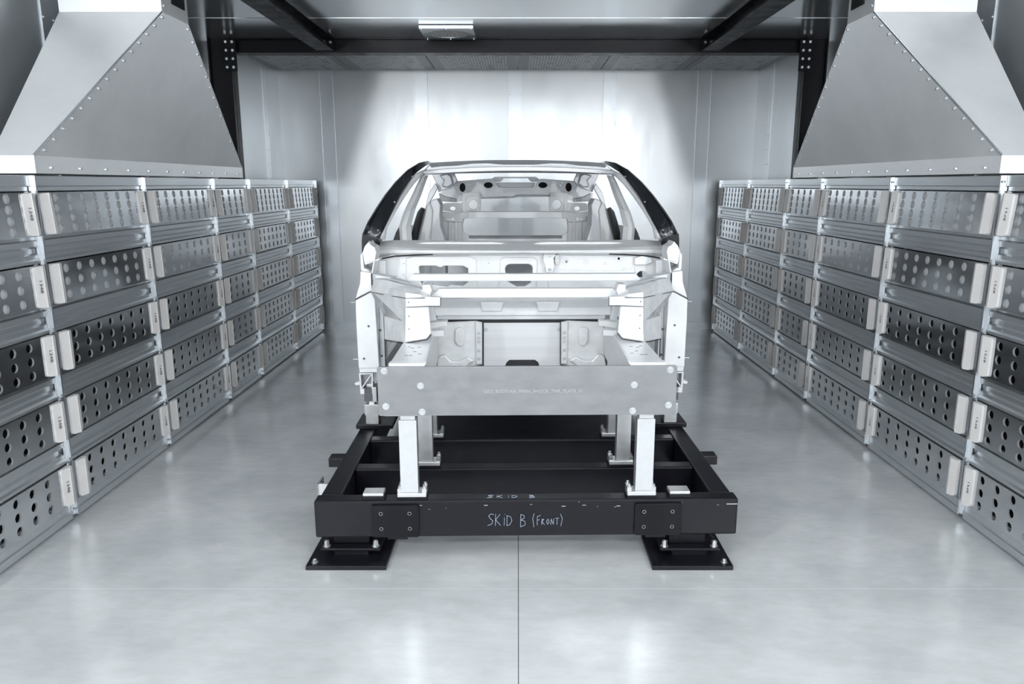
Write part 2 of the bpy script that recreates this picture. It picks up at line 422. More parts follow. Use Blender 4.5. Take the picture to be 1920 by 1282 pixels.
# ------------------------------------------------------------------ exhaust hoods
def quad_rivets(b_, p, q, n, off, r=0.008):
    p, q = Vector(p), Vector(q)
    for i in range(n): b_.ball(p.lerp(q, (i + 0.5) / n) + Vector(off), r, 6, 3)
for s, nm in ((-1, 'left'), (1, 'right')):
    t = empty('exhaust_hood', (s * 2.4, 5.17, 0), 0, 'tapered sheet steel exhaust hood above the %s rack wall' % nm, 'hood', 'exhaust hoods over the rack walls')
    ox, oy = s * 2.4, 5.17
    P = lambda X, Y, z: (s * X - ox, Y - oy, z)
    z0, z1, z2 = 1.80, 1.885, 2.70
    bi = [P(2.352, 3.755, z1), P(2.352, 6.575, z1), P(2.56, 6.575, z1), P(2.56, 3.755, z1)]
    ti = [P(2.01, 4.53, z2), P(2.01, 4.88, z2), P(2.59, 4.88, z2), P(2.59, 4.53, z2)]
    B().loft([bi, ti], True, False).build('hood_shell', M['hood'], t)
    B().loft([[(x, y, z0) for x, y, z in bi], bi], True, False).build('flange', M['hood'], t)
    B().loft([ti, [(x, y, ZC - 0.001) for x, y, z in ti]], True, False).build('duct_neck', M['hood'], t)
    B().box(*sorted((P(2.003, 0, 0)[0], P(2.01, 0, 0)[0])), 4.66 - oy, 4.83 - oy, 2.77, 2.86).build('access_slot', M['dark'], t)
    b_ = B()
    ins = Vector((-s * 0.0, 0.03, 0))
    quad_rivets(b_, bi[0], ti[0], 15, (-s * 0.004, 0.045, 0.0)); quad_rivets(b_, bi[1], ti[1], 15, (-s * 0.004, -0.045, 0.0))
    quad_rivets(b_, [bi[0][0], bi[0][1], 1.83], [bi[1][0], bi[1][1], 1.83], 11, (-s * 0.003, 0, 0))
    quad_rivets(b_, ti[0], (ti[0][0], ti[0][1], ZC), 4, (-s * 0.003, 0.03, 0))
    each(b_, 'rivet', M['rivet'], t)
    # bright folded seam along the front inner edge
    e0, e1 = Vector(bi[0]), Vector(ti[0])
    B().cyl(e0 + Vector((-s * 0.002, -0.004, 0)), e1 + Vector((-s * 0.002, -0.004, 0)), 0.006, 0.006, 6).build('folded_seam', M['rivet'], t)

# ------------------------------------------------------------------ rack walls with perforated panels
XR = 2.365
POST = [2.63, 3.73, 4.83, 5.93, 6.72, 7.82, 8.92]
ROW_T = [1.708, 1.359, 1.013, 0.667, 0.320]
PH = 0.210
bay_words = ['nearest bay', 'second bay from the camera', 'third bay from the camera', 'narrow fourth bay', 'fifth bay from the camera', 'farthest bay']
row_words = ['top row', 'second row', 'middle row', 'fourth row', 'bottom row']

def perforated(Wd, cols, rows, dia, pitz):
    """sheet in the local y-z plane facing +x, pierced by real octagonal holes"""
    b_ = B(); tubes = []
    x = 0.018; dpt = 0.010
    z0, z1 = 0.0, PH
    first, last = -Wd / 2 + 0.14, Wd / 2 - 0.07
    py = (last - first) / (cols - 1)
    ch = pitz
    zc0 = PH / 2 - pitz * (rows - 1) / 2
    ys = [first + i * py for i in range(cols)]
    zlo, zhi = zc0 - pitz / 2, zc0 + pitz / 2 + pitz * (rows - 1)
    zlo = max(zlo, z0 + 0.001); zhi = min(zhi, z1 - 0.001)
    def quad(y0, y1, a, c):
        b_.add([(x, y0, a), (x, y1, a), (x, y1, c), (x, y0, c)], [(0, 1, 2, 3)])
    ylo, yhi = first - py / 2, last + min(py / 2, 0.07)
    quad(-Wd / 2, ylo, z0, z1)
    if yhi < Wd / 2: quad(yhi, Wd / 2, z0, z1)
    quad(ylo, yhi, z0, zlo); quad(ylo, yhi, zhi, z1)
    N = 16
    for i, yc in enumerate(ys):
        ya, yb = yc - py / 2, min(yc + py / 2, yhi)
        for j in range(rows):
            zc = zc0 + j * pitz
            za, zb = max(zc - pitz / 2, zlo), min(zc + pitz / 2, zhi)
            outer = []; r = dia / 2
            rim = []; back = []
            NN = 10
            for kq in range(NN):
                a = 2 * math.pi * (kq + 0.5) / NN
                rim.append((x, yc + r * math.cos(a), zc + r * math.sin(a)))
                back.append((x - dpt, yc + r * math.cos(a), zc + r * math.sin(a)))
            cor = [(x, yb, zb), (x, ya, zb), (x, ya, za), (x, yb, za)]
            # fan from corners to the rim
            o = rim + cor; fs = []
            # rim index by angle; corners at 45,135,225,315
            seg = {0: [], 1: [], 2: [], 3: []}
            for kq in range(NN):
                am = (2 * math.pi * (kq + 1) / NN) % (2 * math.pi)     # mid angle of edge kq->kq+1
                c = int(am // (math.pi / 2)) % 4
                fs.append((kq, NN + c, (kq + 1) % NN))
            for c in range(4):
                # boundary rim vertex between corner c and c+1
                a = math.pi / 2 * (c + 1)
                best = max([kq for kq in range(NN) if (2 * math.pi * kq / NN) % (2 * math.pi) < a - 1e-6 or kq == 0], key=lambda kq: kq)
                # vertex where the fan switches corner
                for kq in range(NN):
                    am0 = (2 * math.pi * kq / NN) % (2 * math.pi); am1 = (2 * math.pi * (kq + 1) / NN) % (2 * math.pi)
                    if int(am0 // (math.pi / 2)) % 4 == c and int(am1 // (math.pi / 2)) % 4 == (c + 1) % 4:
                        fs.append((kq, NN + c, NN + (c + 1) % 4))
            b_.add(o, [tuple(f) for f in fs])
            tubes.append(len(b_.f)); b_.add(rim + back, [(q, (q + 1) % NN, NN + (q + 1) % NN, NN + q) for q in range(NN)])
    # folded lips
    b_.box(x - 0.028, x - 0.001, -Wd / 2, Wd / 2, z0, z0 + 0.002).box(x - 0.028, x - 0.001, -Wd / 2, Wd / 2, z1 - 0.002, z1)
    for e in (-Wd / 2, Wd / 2 - 0.002): b_.box(x - 0.028, x - 0.001, e, e + 0.002, z0, z1)
    me = bpy.data.meshes.new('panel_sheet'); me.from_pydata(b_.v, [], b_.f)
    me.materials.append(M['panel']); me.materials.append(M['punch'])
    for t0 in tubes:
        for q in range(10): me.polygons[t0 + q].material_index = 1
    bm = bmesh.new(); bm.from_mesh(me); bmesh.ops.remove_doubles(bm, verts=bm.verts, dist=1e-5); bmesh.ops.recalc_face_normals(bm, faces=bm.faces)
    bm.to_mesh(me); bm.free()
    return me

def clip_mesh(w=0.088):
    """white end bracket with a centre ridge, rounded corners"""
    out = rrect(-w / 2, w / 2, 0.004, PH - 0.004, 0.018, 4)
    b_ = B()
    top = [p for p in out]
    # split along ridge y=0
    L = [p for p in out if p[0] <= 0]; Rr = [p for p in out if p[0] >= 0]
    def half(pts, sgn):
        pts = sorted(pts, key=lambda p: math.atan2(p[1] - PH / 2, (p[0] + sgn * 0.001) * 1.0))
        return pts
    def fx(y): return 0.026 + 0.016 * (1 - abs(y) / (w / 2)) + (0.004 if y > 0 else 0)
    for sgn, pts in ((-1, L), (1, Rr)):
        zt, zb = max(p[1] for p in out), min(p[1] for p in out)
        poly = [(0.0, zt), (0.0, zb)]
        body = sorted(pts, key=lambda p: p[1])           # bottom -> top along the outer edge
        poly = [(0.0, zb)] + body + [(0.0, zt)]
        f = [(fx(p[0] if abs(p[0]) > 1e-6 else sgn * 1e-6), p[0], p[1]) for p in poly]
        g = [(0.016, p[0], p[1]) for p in poly]
        n = len(f)
        b_.add(f + g, [tuple(range(n)), tuple(range(2 * n - 1, n - 1, -1))] + [(i, (i + 1) % n, (i + 1) % n + n, i + n) for i in range(n)])
    return b_.mesh('end_bracket', M['clip'])

PM = {}
for (Wd, cols) in ((1.05, 8), (0.74, 5)):
    PM[(Wd, 4)] = perforated(Wd, cols, 4, 0.0495, 0.0515)
    PM[(Wd, 3)] = perforated(Wd, cols, 3, 0.047, 0.068)
CLIP = clip_mesh()
BACKS = {w: B().box(0.004, 0.007, -w / 2 + 0.004, w / 2 - 0.004, 0.003, PH - 0.003).mesh('backing_sheet', M['foam']) for w in (1.05, 0.74)}

def text_mesh(name, body, size, m):
    cu = bpy.data.curves.new(name, 'FONT'); cu.body = body; cu.size = size; cu.extrude = 0.0004; cu.align_x = 'CENTER'; cu.align_y = 'CENTER'
    cu.resolution_u = 2
    o = bpy.data.objects.new(name + '_tmp', cu); COL.objects.link(o)
    bpy.context.view_layer.update()
    dg = bpy.context.evaluated_depsgraph_get()
    me = bpy.data.meshes.new_from_object(o.evaluated_get(dg), depsgraph=dg)
    bpy.data.objects.remove(o); me.materials.clear(); me.materials.append(m)
    return me
CODE = text_mesh('marker_number', '1348', 0.034, M['ink'])

RAILP = [(-0.03, 0.0), (-0.03, -0.018), (0.0, -0.022), (0.0, -0.048), (-0.018, -0.060), (-0.018, -0.082), (-0.002, -0.090), (-0.002, -0.108), (0.010, -0.117), (0.010, -0.131), (-0.03, -0.134)]
def rail_piece(y0, y1, ztop, prof):
    pr = prof + [(-0.045, prof[-1][1]), (-0.045, prof[0][1])]
    b_ = B().prism([(o, y0, ztop + dz) for o, dz in pr], (0, y1 - y0, 0))
    n = 5
    for i in range(n):
        for dz in (-0.037, -0.103):
            if -dz < -prof[-1][1]: b_.ball((-0.004, y0 + (y1 - y0) * (i + 0.5) / n, ztop + dz), 0.0045, 6, 3)
    return b_

for s, nm in ((-1, 'left'), (1, 'right')):
    rz = 0 if s < 0 else math.pi
    for i in range(6):
        y0, y1 = POST[i], POST[i + 1]; yc = (y0 + y1) / 2; Lb = y1 - y0; hL = Lb / 2
        t = empty('rack_frame', (s * XR, yc, 0), rz, 'galvanised steel rack frame of the %s on the %s wall' % (bay_words[i], nm), 'rack', 'rack frames on the side walls')
        near = -1 if s < 0 else 1     # local y sign of the camera end
        ends = [near * hL] + ([-near * hL] if i == 5 else [])
        for e in ends:
            b_ = B().box(-0.004, 0.006, e - 0.021, e + 0.021, 0.03, 1.79).box(-0.034, -0.030, e - 0.021, e + 0.021, 0.03, 1.79).box(-0.031, -0.003, e - 0.003, e + 0.003, 0.03, 1.79).box(0.005, 0.022, e - 0.005, e + 0.005, 0.03, 1.79)
            b_.ball((0.012, e + 0.01, 1.76), 0.006, 6, 3).ball((0.012, e - 0.01, 0.06), 0.006, 6, 3)
            b_.build('post', M['galv'], t)
        a, c = -hL + 0.0225, hL - 0.0225
        pr = [(-0.03, 0.0), (0.0, -0.002), (0.0, -0.05), (-0.008, -0.054), (-0.008, -0.074), (-0.03, -0.08)]
        rail_piece(a, c, 1.79, pr).build('top_rail', M['rail'], t)
        for r in range(4):
            rail_piece(a, c, ROW_T[r] - PH - 0.001, RAILP).build('rail', M['rail'], t)
        pr = [(-0.03, 0.0), (-0.03, -0.012), (-0.004, -0.018), (-0.004, -0.06), (0.004, -0.064), (0.004, -0.1), (-0.03, -0.105)]
        rail_piece(a, c, 0.112, pr).build('bottom_rail', M['rail'], t)
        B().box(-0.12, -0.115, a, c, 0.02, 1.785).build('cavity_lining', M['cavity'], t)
        B().box(-0.19, -0.02, a, c, 1.786, 1.79).build('top_cap', M['galv'], t)
        Wd = 1.05 if Lb > 1 else 0.74
        for r in range(5):
            kind = 4 if r == 0 else 3
            # the first sheets of each kind are copied for the rest
            p = empty('perforated_panel', (s * (XR - 0.004), yc, ROW_T[r] - PH), rz,
                      '%s perforated steel panel, %s, %s wall' % (row_words[r], bay_words[i], nm), 'perforated panel', 'perforated panels in the rack walls')
            p.rotation_euler = (0, math.radians((-4.0, -1.6, 0, 0, 0)[r]), rz)
            q = bpy.data.objects.new('panel_sheet', PM[(Wd, kind)]); COL.objects.link(q); q.parent = p
            if s > 0: q.rotation_euler = (0, 0, 0)
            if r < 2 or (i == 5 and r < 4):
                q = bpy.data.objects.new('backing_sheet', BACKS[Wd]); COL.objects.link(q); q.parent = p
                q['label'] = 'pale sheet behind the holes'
            for e in (-1, 1):
                q = bpy.data.objects.new('end_bracket', CLIP); COL.objects.link(q); q.parent = p
                q.location = (0, e * (Wd / 2 - 0.044), 0)
                q['label'] = 'white plastic end bracket'
                if i < 3 and e == -near:
                    w = bpy.data.objects.new('marker_number', CODE); COL.objects.link(w); w.parent = q
                    w.rotation_euler = (0, math.radians(90), 0)
                    w.matrix_local = Matrix.Translation((0.0385, -e * 0.02 * (1), PH * 0.52)) @ Matrix(((0, 0, 1, 0), (0, 1, 0, 0), (-1, 0, 0, 0), (0, 0, 0, 1)))

# ------------------------------------------------------------------ skid, fixtures and car body share one axis
OX, OY, TH = 0.042, 3.3, 0.018
def axis(Y): return OX - TH * (Y - OY)
def L(x, y, Y):
    """photo point at room depth Y -> local point of the car/skid frame"""
    w = W(x, y, Y)
    return Vector((w.x - axis(Y), Y - OY, w.z))
def PL(pts, Y): return [L(x, y, Y) for x, y in pts]
def mir(pts): return [(-p[0], p[1], p[2]) for p in pts]

def bolt(b_, p, d, r=0.012, h=0.012, washer=True):
    p, d = Vector(p), Vector(d).normalized()
    if washer: b_.cyl(p, p + d * 0.003, r * 1.45, r * 1.45, 14)
    b_.cyl(p + d * 0.002, p + d * (h + 0.002), r, r * 0.95, 6)
    b_.cyl(p + d * (h + 0.002), p + d * (h + 0.004), r * 0.6, r * 0.5, 8)
    return b_

# --- skid frame
SK = empty('transport_skid', (OX, OY, 0), TH, 'black painted steel skid frame carrying the bare car body', 'skid')
ZT, ZB_ = 0.318, 0.137
HWs = 0.985
def tube(name, x0, x1, y0, y1, z0=ZB_, z1=ZT): return B().box(x0, x1, y0, y1, z0, z1).build(name, M['frame'], SK, 0.009, seg=3)
fb = tube('front_beam', -HWs, HWs, -0.05, 0.03)
for s in (-1, 1):
    tube('side_beam', *sorted((s * (HWs - 0.015), s * (HWs - 0.115))), 0.03, 4.3)
for y in (0.35, 0.79, 2.2, 3.3):
    tube('cross_member', -HWs + 0.113, HWs - 0.113, y, y + 0.08, 0.15, ZT)
tube('rear_beam', -HWs, HWs, 4.3, 4.38)
for s in (-1, 1):
    x0, x1 = sorted((s * 0.72, s * 0.50))
    outline = rrect(x0, x1, 0.142, 0.30, 0.012, 3)
    holes = [ellipse(x0 + (x1 - x0) * u, zz, 0.006, 0.006, 0, 10) for u in (0.2, 0.8) for zz in (0.185, 0.26)]
    g = B().plate([(x, -0.0625, z) for x, z in outline], [[(x, -0.0625, z) for x, y_, z in h] for h in holes], (0, 0.0125, 0)).build('mounting_plate', M['black'], SK, 0.002)
    b_ = B()
    for h in holes:
        c = sum((Vector(q) for q in h), Vector()) / len(h)
        rg = [(c.x + 0.009 * math.cos(2 * math.pi * i / 12), -0.0632, c.z + 0.009 * math.sin(2 * math.pi * i / 12)) for i in range(12)]
        ri = [(c.x + 0.006 * math.cos(2 * math.pi * i / 12), -0.0632, c.z + 0.006 * math.sin(2 * math.pi * i / 12)) for i in range(12)]
        b_.plate(rg, [ri], (0, 0.001, 0))
    b_.build('hole_rims', M['plate'], g)
    xc = s * 0.712
    g = B().box(xc - 0.052, xc + 0.052, -0.045, 0.03, ZT, ZT + 0.018).build('locating_pad', M['black'], SK, 0.003)
    B().box(xc - 0.048, xc + 0.048, -0.042, 0.028, ZT + 0.018, ZT + 0.034).build('pad_block', M['machined'], g, 0.004)
    B().box(*sorted((s * 0.655, s * 0.56)), -0.03, 0.03, 0.115, ZB_).build('stop_block', M['frame'], SK, 0.002)
    B().box(*sorted((s * (HWs - 0.015), s * (HWs + 0.07))), 0.55, 0.63, 0.25, 0.30).build('side_stub', M['frame'], SK, 0.003)
    if s < 0:
        b_ = B().box(-HWs - 0.045, -HWs + 0.015, 0.2, 0.212, 0.22, 0.3).box(-HWs - 0.045, -HWs - 0.037, 0.2, 0.3, 0.22, 0.3)
        b_.build('angle_bracket', M['machined'], SK)
    # raised plates on the side beams carrying the sill jacks
    g = B().box(*sorted((s * 0.99, s * 0.77)), 0.99, 1.22, ZT, ZT + 0.028).build('jack_plate', M['frame'], SK, 0.004)
# dark tray between the rear cross members
B().box(-0.62, 0.62, 0.9, 3.2, ZT - 0.06, ZT - 0.05).build('under_tray', M['frame'], SK)

def stroke(b_, pts, r, to3):
    for a, c in zip(pts, pts[1:]):
        p, q = to3(a), to3(c)
        b_.cyl(p, q, r, r, 5)
GL = {  # hand-drawn letters in a 1 x 1.4 box
 'S': [[(0.9, 1.3), (0.5, 1.4), (0.15, 1.15), (0.4, 0.85), (0.75, 0.6), (0.6, 0.2), (0.0, 0.05)]],
 'K': [[(0.1, 1.4), (0.05, 0.0)], [(0.75, 1.35), (0.1, 0.7), (0.8, 0.05)]],
 'i': [[(0.3, 0.95), (0.25, 0.05)], [(0.33, 1.28), (0.34, 1.34)]],
 'I': [[(0.3, 1.35), (0.3, 0.05)]],
 'D': [[(0.1, 1.2), (0.05, 0.0)], [(0.0, 1.2), (0.6, 1.05), (0.8, 0.6), (0.5, 0.15), (0.05, 0.0)]],
 'B': [[(0.15, 1.3), (0.1, -0.1)], [(0.1, 1.3), (0.6, 1.2), (0.65, 0.9), (0.2, 0.65), (0.75, 0.5), (0.8, 0.1), (0.1, -0.15)]],
 '(': [[(0.4, 1.6), (0.1, 0.9), (0.35, -0.2)]],
 ')': [[(0.1, 1.5), (0.5, 0.9), (0.2, -0.1)]],
 'F': [[(0.1, 1.2), (0.05, 0.05)], [(0.1, 1.2), (0.8, 1.35)], [(0.08, 0.7), (0.55, 0.78)]],
 'R': [[(0.1, 0.85), (0.05, 0.1)], [(0.1, 0.85), (0.5, 0.8), (0.1, 0.5), (0.65, 0.1)]],
 'O': [[(0.4, 0.85), (0.1, 0.55), (0.3, 0.15), (0.65, 0.4), (0.4, 0.85)]],
 'N': [[(0.05, 0.1), (0.1, 0.85), (0.55, 0.15), (0.65, 0.9)]],
 'T': [[(0.0, 0.95), (0.8, 0.95)], [(0.4, 0.95), (0.35, 0.1)]],
}
def write(text, adv, x0, sx, sz, to3, r):
    b_ = B(); x = x0
    for ch in text:
        if ch == ' ': x += adv * 0.8; continue
        for st in GL[ch]: stroke(b_, st, r, lambda p, x=x: to3(x + p[0] * sx, p[1] * sz))
        x += adv * (0.55 if ch in 'iI' else 1)
    return b_
zq = 0.190
def front3(x, z): return (x, -0.0505, zq + z)
write('SKiD B', 0.0345, -0.184, 0.032, 0.043, front3, 0.0009).build('chalk_lettering', M['chalk'], fb)
write('(FRONT)', 0.0215, 0.024, 0.0225, 0.038, front3, 0.0009).build('chalk_lettering', M['chalk'], fb)
write('SKID B', 0.045, -0.187, 0.034, 0.022, lambda x, z: (x, -0.025 + z, ZT + 0.0005), 0.0009).build('chalk_lettering', M['chalk'], fb)
b_ = B()
rnd = random.Random(3)
for i in range(16):
    x = rnd.uniform(-0.95, 0.95); b_.box(x, x + rnd.uniform(0.003, 0.02), -0.0506, -0.0495, (zz := ZT - 0.014 - rnd.uniform(0, 0.03)), zz + rnd.uniform(0.001, 0.004))
b_.box(0.93, 0.98, -0.0506, -0.0495, 0.288, 0.293)
tag(b_.build('paint_chips', M['etch'], fb), kind='stuff')

# --- skid feet on the floor
for s, nm in ((-1, 'left'), (1, 'right')):
    x0, x1 = (-0.982, -0.610) if s < 0 else (0.622, 0.997)
    t = empty('floor_mount', ((x0 + x1) / 2, 3.34, 0), 0, 'black bolted steel floor mount under the %s front corner of the skid' % nm, 'floor mount', 'bolted mounts under the skid front')
    hw = (x1 - x0) / 2
    B().box(-hw, hw, -0.16, 0.17, 0, 0.022).build('base_plate', M['frame'], t, 0.003)
    B().box(-hw + 0.11, hw - 0.10, -0.06, 0.11, 0.022, 0.052).build('spacer_block', M['frame'], t, 0.003)
    g = B().box(-hw + 0.05, hw - 0.04, -0.075, 0.13, 0.052, 0.066).build('flange_plate', M['frame'], t, 0.003)
    q = B()
    for x in (-hw + 0.075, hw - 0.065):
        for y in (-0.05, 0.10): bolt(q, (x, y, 0.066), (0, 0, 1), 0.013, 0.026)
    each(q, 'bolt', M['bolt'], g)
    B().box(-hw + 0.10, hw - 0.10, -0.02, 0.12, 0.066, 0.1368).build('column', M['frame'], t, 0.003)
    B().prism([(hw - 0.10, 0.02, 0.066), (hw - 0.045, 0.02, 0.066), (hw - 0.10, 0.02, 0.13)], (0, 0.012, 0)).prism([(-hw + 0.10, 0.02, 0.066), (-hw + 0.055, 0.02, 0.066), (-hw + 0.10, 0.02, 0.13)], (0, 0.012, 0)).build('gusset', M['frame'], t)
    q = B(); bolt(q, (s * (hw - 0.035), -0.125, 0.022), (0, 0, 1), 0.011, 0.014); q.build('floor_bolt', M['bolt'], t)

# --- upright fixture posts between skid and body
def post(name, s, x0, x1, y0, y1, ztop, label, wide=False):
    """x0<x1 given for the left side"""
    t = empty(name, (OX, OY, 0), TH, label, 'support post', 'machined support posts on the skid')
    X = lambda a, c: sorted((s * -a if False else (a if s < 0 else -a), (c if s < 0 else -c)))
    a, c = X(x0, x1)
    bx = 0.024; xi = 0.04
    ba, bc = X(x0 - 0.018, x1 + 0.04)
    B().box(ba, bc, y0 - 0.012, y1 + 0.012, ZT, ZT + 0.014).build('base_shim', M['black'], t, 0.002)
    bp = B().box(ba + 0.003, bc - 0.003, y0 - 0.010, y1 + 0.010, ZT + 0.014, ZT + 0.034).build('base_plate', M['machined'], t, 0.003)
    q = B()
    for x in (ba + 0.013, bc - 0.013):
        q.box(x - 0.010, x + 0.010, y0 + 0.0, y1 + 0.006, ZT + 0.034, ZT + 0.052)
        for y in (y0 + 0.008, y1 - 0.004): q.cyl((x, y, ZT + 0.05), (x, y, ZT + 0.064), 0.007, 0.007, 8)
    each(q, 'bolt', M['bolt'], bp)
    B().box(a, c, y0, y1, ZT + 0.034, ztop - 0.05).build('column', M['machined'], t, 0.002)
    B().box(a + 0.008, c - 0.006, y0 + 0.004, y1 - 0.004, ztop - 0.05, ztop).build('top_block', M['machined'], t, 0.002)
    return t
for s, nm in ((-1, 'left'), (1, 'right')):
    post('support_post', s, -0.585, -0.503, -0.035, 0.02, 0.7505, 'light grey square post at the front beam, %s of centre' % nm)
    post('support_post', s, -0.545, -0.473, 0.36, 0.42, 0.7515, 'brushed metal post on the first cross member, %s side' % nm)
    post('support_post', s, -0.560, -0.490, 0.80, 0.86, 0.7515, 'shaded metal post on the second cross member, %s side' % nm)
    # sill jack
    t = empty('sill_jack', (OX, OY, 0), TH, 'small machined jack under the %s sill of the body' % nm, 'jack', 'jacks under the sills')
    xs = lambda a, c: sorted((s * a, s * c))
    B().box(*xs(0.93, 0.855), 1.0, 1.1, ZT + 0.028, ZT + 0.085).build('base_block', M['machined'], t, 0.002)
    B().box(*xs(0.935, 0.85), 0.995, 1.105, ZT + 0.085, ZT + 0.15).build('lower_block', M['machined'], t, 0.002)
    B().box(*xs(0.91, 0.88), 1.02, 1.08, ZT + 0.15, ZT + 0.17).build('neck', M['bolt'], t)
    B().box(*xs(0.935, 0.885), 1.0, 1.1, ZT + 0.17, ZT + 0.25).build('rubber_pad', M['ink'], t, 0.002)
    B().box(*xs(0.885, 0.86), 0.998, 1.102, ZT + 0.165, ZT + 0.255).build('side_cheek', M['machined'], t, 0.002)
    B().box(*xs(0.92, 0.885), 1.02, 1.08, ZT + 0.25, 0.59).build('screw_head', M['bolt'], t)

# --- front plate
t = empty('fixture_plate', (OX, OY, 0), TH, 'wide bare aluminium plate bolted across the front of the body', 'plate')
hwp = 0.664
zp0, zp1 = 0.737, 0.962
B().prism([(x, -0.082, z) for x, z in rrect(-hwp, hwp, zp0, zp1, 0.008, 3)], (0, 0.014, 0)).build('plate', M['plate'], t, 0.0015)
q = B()
for s in (-1, 1):
    for x, z in ((0.474, 0.876), (0.47, 0.756), (0.632, 0.944), (0.63, 0.782)):
        c = Vector((s * x, -0.082, z))
        q.cyl(c, c + Vector((0, -0.004, 0)), 0.0155, 0.0155, 18); q.cyl(c + Vector((0, -0.003, 0)), c + Vector((0, -0.013, 0)), 0.0105, 0.010, 14)
each(q, 'bolt', M['bolt'], t)
for s in (-1, 1):
    B().box(*sorted((s * 0.615, s * 0.45)), -0.068, -0.02, 0.9675, 0.974).build('top_tab', M['alu'], t, 0.002)
    B().box(*sorted((s * 0.64, s * 0.43)), -0.068, -0.036, zp0 - 0.006, zp0 + 0.012).build('bottom_tab', M['machined'], t, 0.002)
tm = text_mesh('etched_lettering', 'GEO_BODY-AA_MAIN_SHOCK_TNK_PLATE_01', 0.021, M['etch'])
o = bpy.data.objects.new('etched_lettering', tm); COL.objects.link(o); o.parent = t
o.location = (0.025, -0.0826, 0.848); o.rotation_euler = (math.radians(90), 0, 0)

# ------------------------------------------------------------------ car body in white
CAR = empty('car_body', (OX, OY, 0), TH, 'bare aluminium car body shell without doors or panels on the black skid', 'car body')
def part(b_, name, m, bevel=0.0, smooth=False, parent=None): return b_.build(name, M[m], parent or CAR, bevel, smooth)
def both(fn):
    for s in (-1, 1): fn(s)
def sided(b_, s): return b_ if s < 0 else b_.flip()

# cowl: flat shelf under the windscreen with a rolled front lip
st = [(699, 452, 462, 482, 4.66), (730, 449.5, 462, 479.5, 4.60), (790, 450, 465, 476.5, 4.53), (870, 451, 467, 474.5, 4.48), (971, 452, 468, 473.5, 4.46)]
rows = [[], [], [], [], []]
def symrow(f):
    left = [f(q) for q in st]
    left[-1] = Vector((0, left[-1].y, left[-1].z))
    return left + [Vector((-p.x, p.y, p.z)) for p in reversed(left[:-1])]
rw = [symrow(lambda q: L(q[0] + 12, q[1], 4.80)),
      symrow(lambda q: L(q[0] + 3, q[2], q[4] + 0.03)),
      symrow(lambda q: L(q[0], q[2] * 0.66 + q[3] * 0.34, q[4])),
      symrow(lambda q: L(q[0], q[2] * 0.3 + q[3] * 0.7, q[4] - 0.005)),
      symrow(lambda q: L(q[0] + 1, q[3], q[4] + 0.02))]
part(B().grid_solid(rw, (0, 0.006, -0.006)), 'cowl_panel', 'alu', 0.004)
for x0, x1 in ((780, 952), (1001, 1173)):
    b_ = B(); p, q = L(x0, 456.5, 4.70), L(x1, 457, 4.70)
    rings = []
    for i in range(13):
        u = i / 12; c = p.lerp(q, u); w = 0.013 * min(1, (u if x0 < 900 else 1 - u) * 6 + 0.15); h_ = 0.012 * min(1, min(u, 1 - u) * 8 + 0.1)
        rings.append([(c.x, c.y - w, c.z - 0.004), (c.x, c.y - w * 0.4, c.z + h_), (c.x, c.y + w * 0.4, c.z + h_), (c.x, c.y + w, c.z - 0.004)])
    part(b_.loft(rings), 'cowl_bead', 'alu', 0.0, True)

# firewall with windows
YF = 4.60
hl = PL([(786, 500), (789, 497.5), (818, 497.5), (823, 500), (829, 500), (833, 497.5), (868, 497.5), (878, 503), (878, 528), (868, 535), (846, 533), (838, 536), (812, 533), (795, 536), (790, 528)], YF)
hc = PL([(947, 503), (950, 497), (956, 494.5), (990, 494.5), (996, 497), (998.5, 503), (998, 523), (994, 530), (984, 536), (968, 536), (950, 526)], YF)
hr = [L(1205 + 11 * math.cos(a), 517 + 9 * math.sin(a), YF) for a in [2 * math.pi * i / 14 for i in range(14)]]
hm = [L(1086 + 7 * math.cos(a), 537 + 5 * math.sin(a), YF) for a in [2 * math.pi * i / 12 for i in range(12)]]
hs = [[L(cx + r * math.cos(a), cy + r * math.sin(a), YF) for a in [2 * math.pi * i / 10 for i in range(10)]] for cx, cy, r in ((1062, 490.5, 2.6), (1160.5, 485, 2.6), (917, 493, 1), (758, 493.5, 1.4), (757.5, 514.5, 1.2))]
out = PL([(706, 484), (735, 478), (800, 474), (971, 472), (1145, 474), (1210, 478), (1238, 484), (1236, 520), (1228, 594), (722, 594), (712, 520)], YF)
part(B().plate(out, [hl, hc, hr, hm] + hs, (0, 0.012, 0)), 'firewall', 'alu', 0.002)
